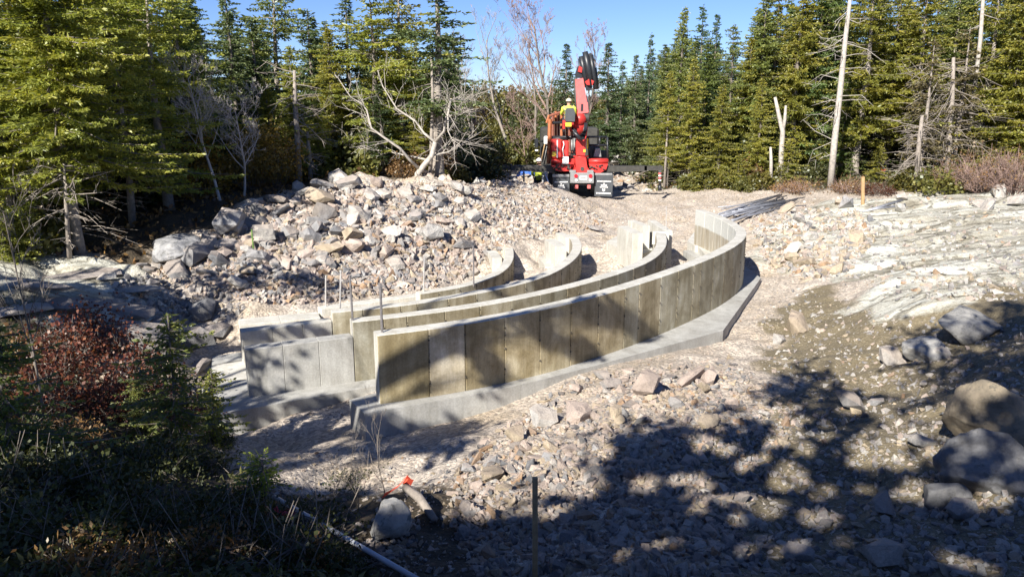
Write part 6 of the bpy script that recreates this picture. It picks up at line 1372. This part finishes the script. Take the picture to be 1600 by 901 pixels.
def make_seated():
    hip = Q(888.5, 189, -.18); hip = Vector(hip) + Vector((0, 0, .02)); S = .98
    j = [(0, 0, .10), (0, .0, .28), (0, .02, .44), (0, .04, .56), (0, .05, .66), (0, .06, .76),            # pelvis..neck, head base, head top
         (-.20, .02, .50), (-.27, .12, .26), (-.20, .36, .20), (.20, .02, .50), (.27, .12, .26), (.20, .36, .20),
         (-.11, .05, .07), (-.14, .45, .06), (-.15, .50, -.38), (-.15, .62, -.44), (.11, .05, .07), (.14, .45, .06), (.15, .50, -.38), (.15, .62, -.44)]
    R_ = [.15, .13, .15, .055, .085, .09, .065, .045, .03, .065, .045, .03, .09, .065, .045, .04, .09, .065, .045, .04]
    e = [(0, 1), (1, 2), (2, 3), (3, 4), (4, 5), (2, 6), (6, 7), (7, 8), (2, 9), (9, 10), (10, 11), (0, 12), (12, 13), (13, 14), (14, 15), (0, 16), (16, 17), (17, 18), (18, 19)]
    hands(j, e, R_, 8, (0.1, 1, 0)); hands(j, e, R_, 11, (-.1, 1, 0))
    root, o = person(TB + np.array(hip), j, e, R_, 'crane operator in a yellow hi-vis vest and cream hard hat seated high on the crane')
    MB().tube([(0, 0, .08), (0, 0, .22), (0, .01, .38), (0, .02, .50), (0, .035, .555)], [.165, .165, .185, .17, .08], 14).build('vest', M_VEST, root, True)
    for s in (-1, 1):
        sleeve(root, 'sleeve', [(s * .15, .02, .50), (s * .215, .03, .47), (s * .28, .12, .25), (s * .21, .33, .2)], [.085, .08, .06, .045], M_VEST if s < 0 else M_VEST)
        sleeve(root, 'trouser_leg', [(s * .10, 0, .08), (s * .13, .44, .075), (s * .15, .51, .02), (s * .15, .5, -.36)], [.12, .09, .085, .06], M_JEANS)
        MB().box((s * .15, .57, -.42), (.10, .28, .09), None, 0, .02).build('boot', M_BLACK, root)
    for z in (.20, .36): MB().tube([(0, 0.005, z), (0, 0.005, z + .035)], [.187, .191], 14).build('reflective_band', M_GREY, root, True)
    head_bits(root, (0, .06, .72), .095, M_HAT)
make_seated()
def make_standing():
    b = at(842, 300, 33.2); gzz = float(hq(b[0], 33.2)); hz = at(842.5, 252, 33.2)[2]; loc = (at(841.5, 270, 33.2)[0], 33.2, hz - 1.62)
    j = [(0, 0, .95), (0, .02, 1.15), (0, .05, 1.34), (.01, .08, 1.46), (.02, .10, 1.55), (.02, .11, 1.65),
         (-.19, .05, 1.38), (-.25, .10, 1.10), (-.20, .32, .98), (.19, .05, 1.38), (.25, .12, 1.12), (.18, .36, 1.05),
         (-.10, 0, .90), (-.12, .05, .50), (-.12, -.02, .09), (-.12, .12, .04), (.10, 0, .90), (.13, .03, .50), (.13, -.03, .09), (.14, .11, .04)]
    R_ = [.14, .125, .15, .055, .085, .09, .065, .045, .03, .065, .045, .03, .09, .062, .045, .04, .09, .062, .045, .04]
    e = [(0, 1), (1, 2), (2, 3), (3, 4), (4, 5), (2, 6), (6, 7), (7, 8), (2, 9), (9, 10), (10, 11), (0, 12), (12, 13), (13, 14), (14, 15), (0, 16), (16, 17), (17, 18), (18, 19)]
    hands(j, e, R_, 8, (0.2, 1, -.1)); hands(j, e, R_, 11, (-.2, 1, -.1))
    root, o = person(loc, j, e, R_, 'worker in a yellow hi-vis vest and white hard hat standing behind the left outrigger beam')
    MB().tube([(0, 0, .86), (0, 0, 1.02), (0, .03, 1.22), (0, .05, 1.36), (0, .07, 1.44)], [.17, .165, .185, .17, .08], 14).build('vest', M_VEST, root, True)
    for s in (-1, 1):
        sleeve(root, 'sleeve', [(s * .14, .05, 1.38), (s * .2, .06, 1.35), (s * .26, .11, 1.10), (s * .2, .30, 1.0)], [.085, .08, .06, .045], M_VEST)
        sleeve(root, 'trouser_leg', [(s * .09, 0, .93), (s * .11, .04, .5), (s * .12, -.01, .1)], [.12, .085, .07], M_JEANS); MB().box((s * .125, .05, .05), (.10, .28, .10), None, 0, .02).build('boot', M_BLACK, root)
    for z in (.98, 1.18): MB().tube([(0, 0.01, z), (0, 0.01, z + .04)], [.182, .187], 14).build('reflective_band', M_GREY, root, True)
    head_bits(root, (.02, .11, 1.62), .095, M_HATW)
make_standing()

# ------------------------------------------------------------------ small things
# tarpaulin beyond the track
p = at(824, 247, 40); r = np.random.default_rng(6); gx = np.linspace(-.55, .55, 12); m = MB(); V = []
for j in range(8):
    for i in range(12): V.append((gx[i], j * .12, .42 * math.sin(math.pi * min(1, (i + 1) / 13)) * (1 - abs(j - 3.5) / 6) + r.uniform(-.05, .05)))
m.add(V, [(j * 12 + i, j * 12 + i + 1, (j + 1) * 12 + i + 1, (j + 1) * 12 + i) for j in range(7) for i in range(11)]); o = m.build('tarpaulin', M_TARP); o.location = (float(p[0]), 40, float(hq(p[0], 40)) + .02); sol = o.modifiers.new('thick', 'SOLIDIFY'); sol.thickness = .02
tag(o, 'crumpled blue tarpaulin beyond the left outrigger beam', 'tarpaulin')
# stakes
def stake(px, ytop, ybase, wpx, mat, label, lean=0, D=None):
    if D is None: q, ok = hit([px], [ybase]); b = q[0]
    else: b = at(px, ybase, D)
    s = wpx / F * math.hypot(b[1], b[0]); t = at(px + lean, ytop, b[1]); h = t[2] - b[2]
    o = MB().box((0, 0, h / 2 - .1), (s, s * .8, h + .2), None, 0, s * .08).build('wooden_stake', mat); o.location = tuple(map(float, b)); o.rotation_euler = (0, math.atan2(t[0] - b[0], h), random.uniform(-.3, .3)); tag(o, label, 'stake'); return o
stake(836, 745, 905, 9, M_WOOD_DARK, 'weathered brown wooden stake standing in the shaded rubble at the bottom centre')
stake(1348, 276, 320, 4, M_WOOD, 'pale orange wooden stake standing on the right ledge')
# pvc pipe
def ground_line(pts, off): 
    P, ok = hit([p[0] for p in pts], [p[1] for p in pts]); P[:, 2] += off; return P
pp = ground_line([(430, 801), (605, 897)], .0); 
a, b = pp[0].copy(), pp[1].copy(); a[2] += .10; b[2] += .05; mid = (a + b) / 2; mz = float(hq(mid[0], mid[1])) + .05; lift = max(0, mz - mid[2]); a[2] += lift; b[2] += lift
o = MB().tube([a - a, (b - a) * .5, (b - a) * 1.25], .019, 12).build('plastic_pipe', simple('white_plastic_pipe', (0.5, 0.52, 0.54), 0.35, 0, 0.1), None, True); o.location = tuple(map(float, a)); tag(o, 'long white plastic pipe lying across the shaded brush at the bottom left', 'pipe')
# ribboned stick
P = ground_line([(634, 779), (680, 826)], .05); d_ = P[1] - P[0]; root = empty('marker_stick', P[0], 0, 'weathered stick with orange ribbon lying in the dark soil', 'stick')
MB().tube([(0, 0, .06), tuple(d_ * .5 + np.array([0, 0, .09])), tuple(d_ + np.array([0, 0, .03]))], [.035, .038, .03], 7).build('stick', M_BARK_PALE, root, True)
M_RIB = simple('orange_ribbon', (0.75, 0.10, 0.05), 0.6); M_RIBP = simple('pink_ribbon', (0.75, 0.10, 0.14), 0.6)
def ribbon(pts, w, name, mat, parent=None):
    m = MB(); V = []; n = len(pts)
    for i, p in enumerate(pts): k = w * (1 + .3 * math.sin(i * 2)); V += [(p[0], p[1], p[2]), (p[0] + k * .5, p[1] + k * .4, p[2] + k * .8)]
    m.add(V, [(2 * i, 2 * i + 1, 2 * i + 3, 2 * i + 2) for i in range(n - 1)]); o = m.build(name, mat, parent); s = o.modifiers.new('thick', 'SOLIDIFY'); s.thickness = .002; return o
ribbon([(.03, 0, .10), (.0, -.03, .14), (-.06, -.05, .08), (-.12, -.06, .04), (-.18, -.12, .02)], .035, 'ribbon', M_RIB, root); ribbon([(.02, .02, .02), (.05, -.03, .09), (.02, -.06, .14), (-.02, -.02, .10), (.02, .03, .06)], .04, 'ribbon', M_RIB, root)
P = ground_line([(440, 822)], .06)[0]; o = ribbon([(-.10, 0, .05), (-.04, -.02, .09), (.0, .0, .05), (.05, -.03, .08), (.10, .0, .02), (.06, .03, -.02), (.0, .02, .03)], .035, 'flagging_tape', M_RIBP); o.location = tuple(map(float, P)); tag(o, 'crumpled pink flagging tape beside the white pipe', 'tape')
P, _ = hit([1378], [258]); p = at(1378, 258, 34.5); o = ribbon([(-.25, 0, 0), (-.1, -.05, .1), (.05, 0, .02), (.2, .05, .06)], .12, 'flagging_tape', M_RIB); o.location = (float(p[0]), 34.5, float(hq(p[0], 34.5)) + .35); tag(o, 'orange flagging in the brush under the right spruces', 'tape')
# bundle of steel bars on the ledge
r = np.random.default_rng(12); M_BARS = simple('weathered_grey_bars', (0.30, 0.31, 0.34), 0.5, 0.5, 0.25, 20, 0.1)
for k in range(26):
    t = r.random(); x0 = 1120 + r.uniform(-4, 26); x1 = r.uniform(1215, 1262); y0 = 328 + (x0 - 1120) * .28 + r.uniform(-3, 13) - (3 if k % 3 else 0); y1 = 306 + r.uniform(-2, 17)
    A_, B_ = up(x0, y0, .18 + r.uniform(0, .12)), up(x1, y1, .28 + r.uniform(0, .12)); A_[2] = max(A_[2], float(hq(A_[0], A_[1])) + .03); B_[2] = max(B_[2], float(hq(B_[0], B_[1])) + .03)
    o = MB().tube([(0, 0, 0), tuple((B_ - A_) * .5 + np.array([0, 0, r.uniform(-.02, .05)])), tuple(B_ - A_)], .022 if k % 4 else .035, 6).build('steel_bar', M_BARS, None, True); o.location = tuple(map(float, A_)); tag(o, 'one of the loose grey steel bars piled where the gravel meets the right ledge', 'steel bar', 'grey steel bars piled beside the ledge')
for k in range(7):
    A_ = ground_line([(1345 + k * 3 + r.uniform(-3, 3), 333 - k * .6)], .05)[0]; B_ = ground_line([(1395 + r.uniform(-5, 22), 318 + r.uniform(-3, 8))], .08)[0]
    o = MB().tube([(0, 0, 0), tuple(B_ - A_)], .022, 6).build('steel_bar', M_BARS, None, True); o.location = tuple(map(float, A_)); tag(o, 'one of the few grey bars lying on the ledge right of the wooden stake', 'steel bar', 'grey bars on the ledge')
# concrete block / pale boulders beyond the truck at the right of the track
for px, py, w, c, lab in [(965, 248, 24, 'light grey', 'pale block beyond the truck, right of its guard rail'), (990, 250, 20, 'light grey', 'pale rock beside the block beyond the truck')]:
    p = at(px, py, 48); p[2] = float(hq(p[0], 48)); o = rock(0, 0, w, c, at_p=p, label=lab, group='individual rocks', asp=(1, 1, 1.1), tilt=.1)
# broken branches by the track
for i, pts in enumerate([[(958, 270), (985, 277), (1008, 268), (1030, 262)], [(985, 277), (1000, 272), (1012, 275)], [(1190, 262), (1215, 256), (1245, 250)]]):
    D = 36 if i < 2 else 36.5; P = [at(a, b, D) for a, b in pts]; g0 = P[0].copy(); o = MB().tube([p_ - g0 for p_ in P], [.03, .025, .02, .01][:len(P)], 5).build('fallen_branch', M_BARK if i < 2 else M_BARK_PALE, None, True); o.location = tuple(map(float, g0))
    tag(o, ['dark fallen branch under the right outrigger beam', 'short dark branch forking off beneath the right outrigger', 'pale fallen pole in the undergrowth left of the leaning snag'][i], 'branch')
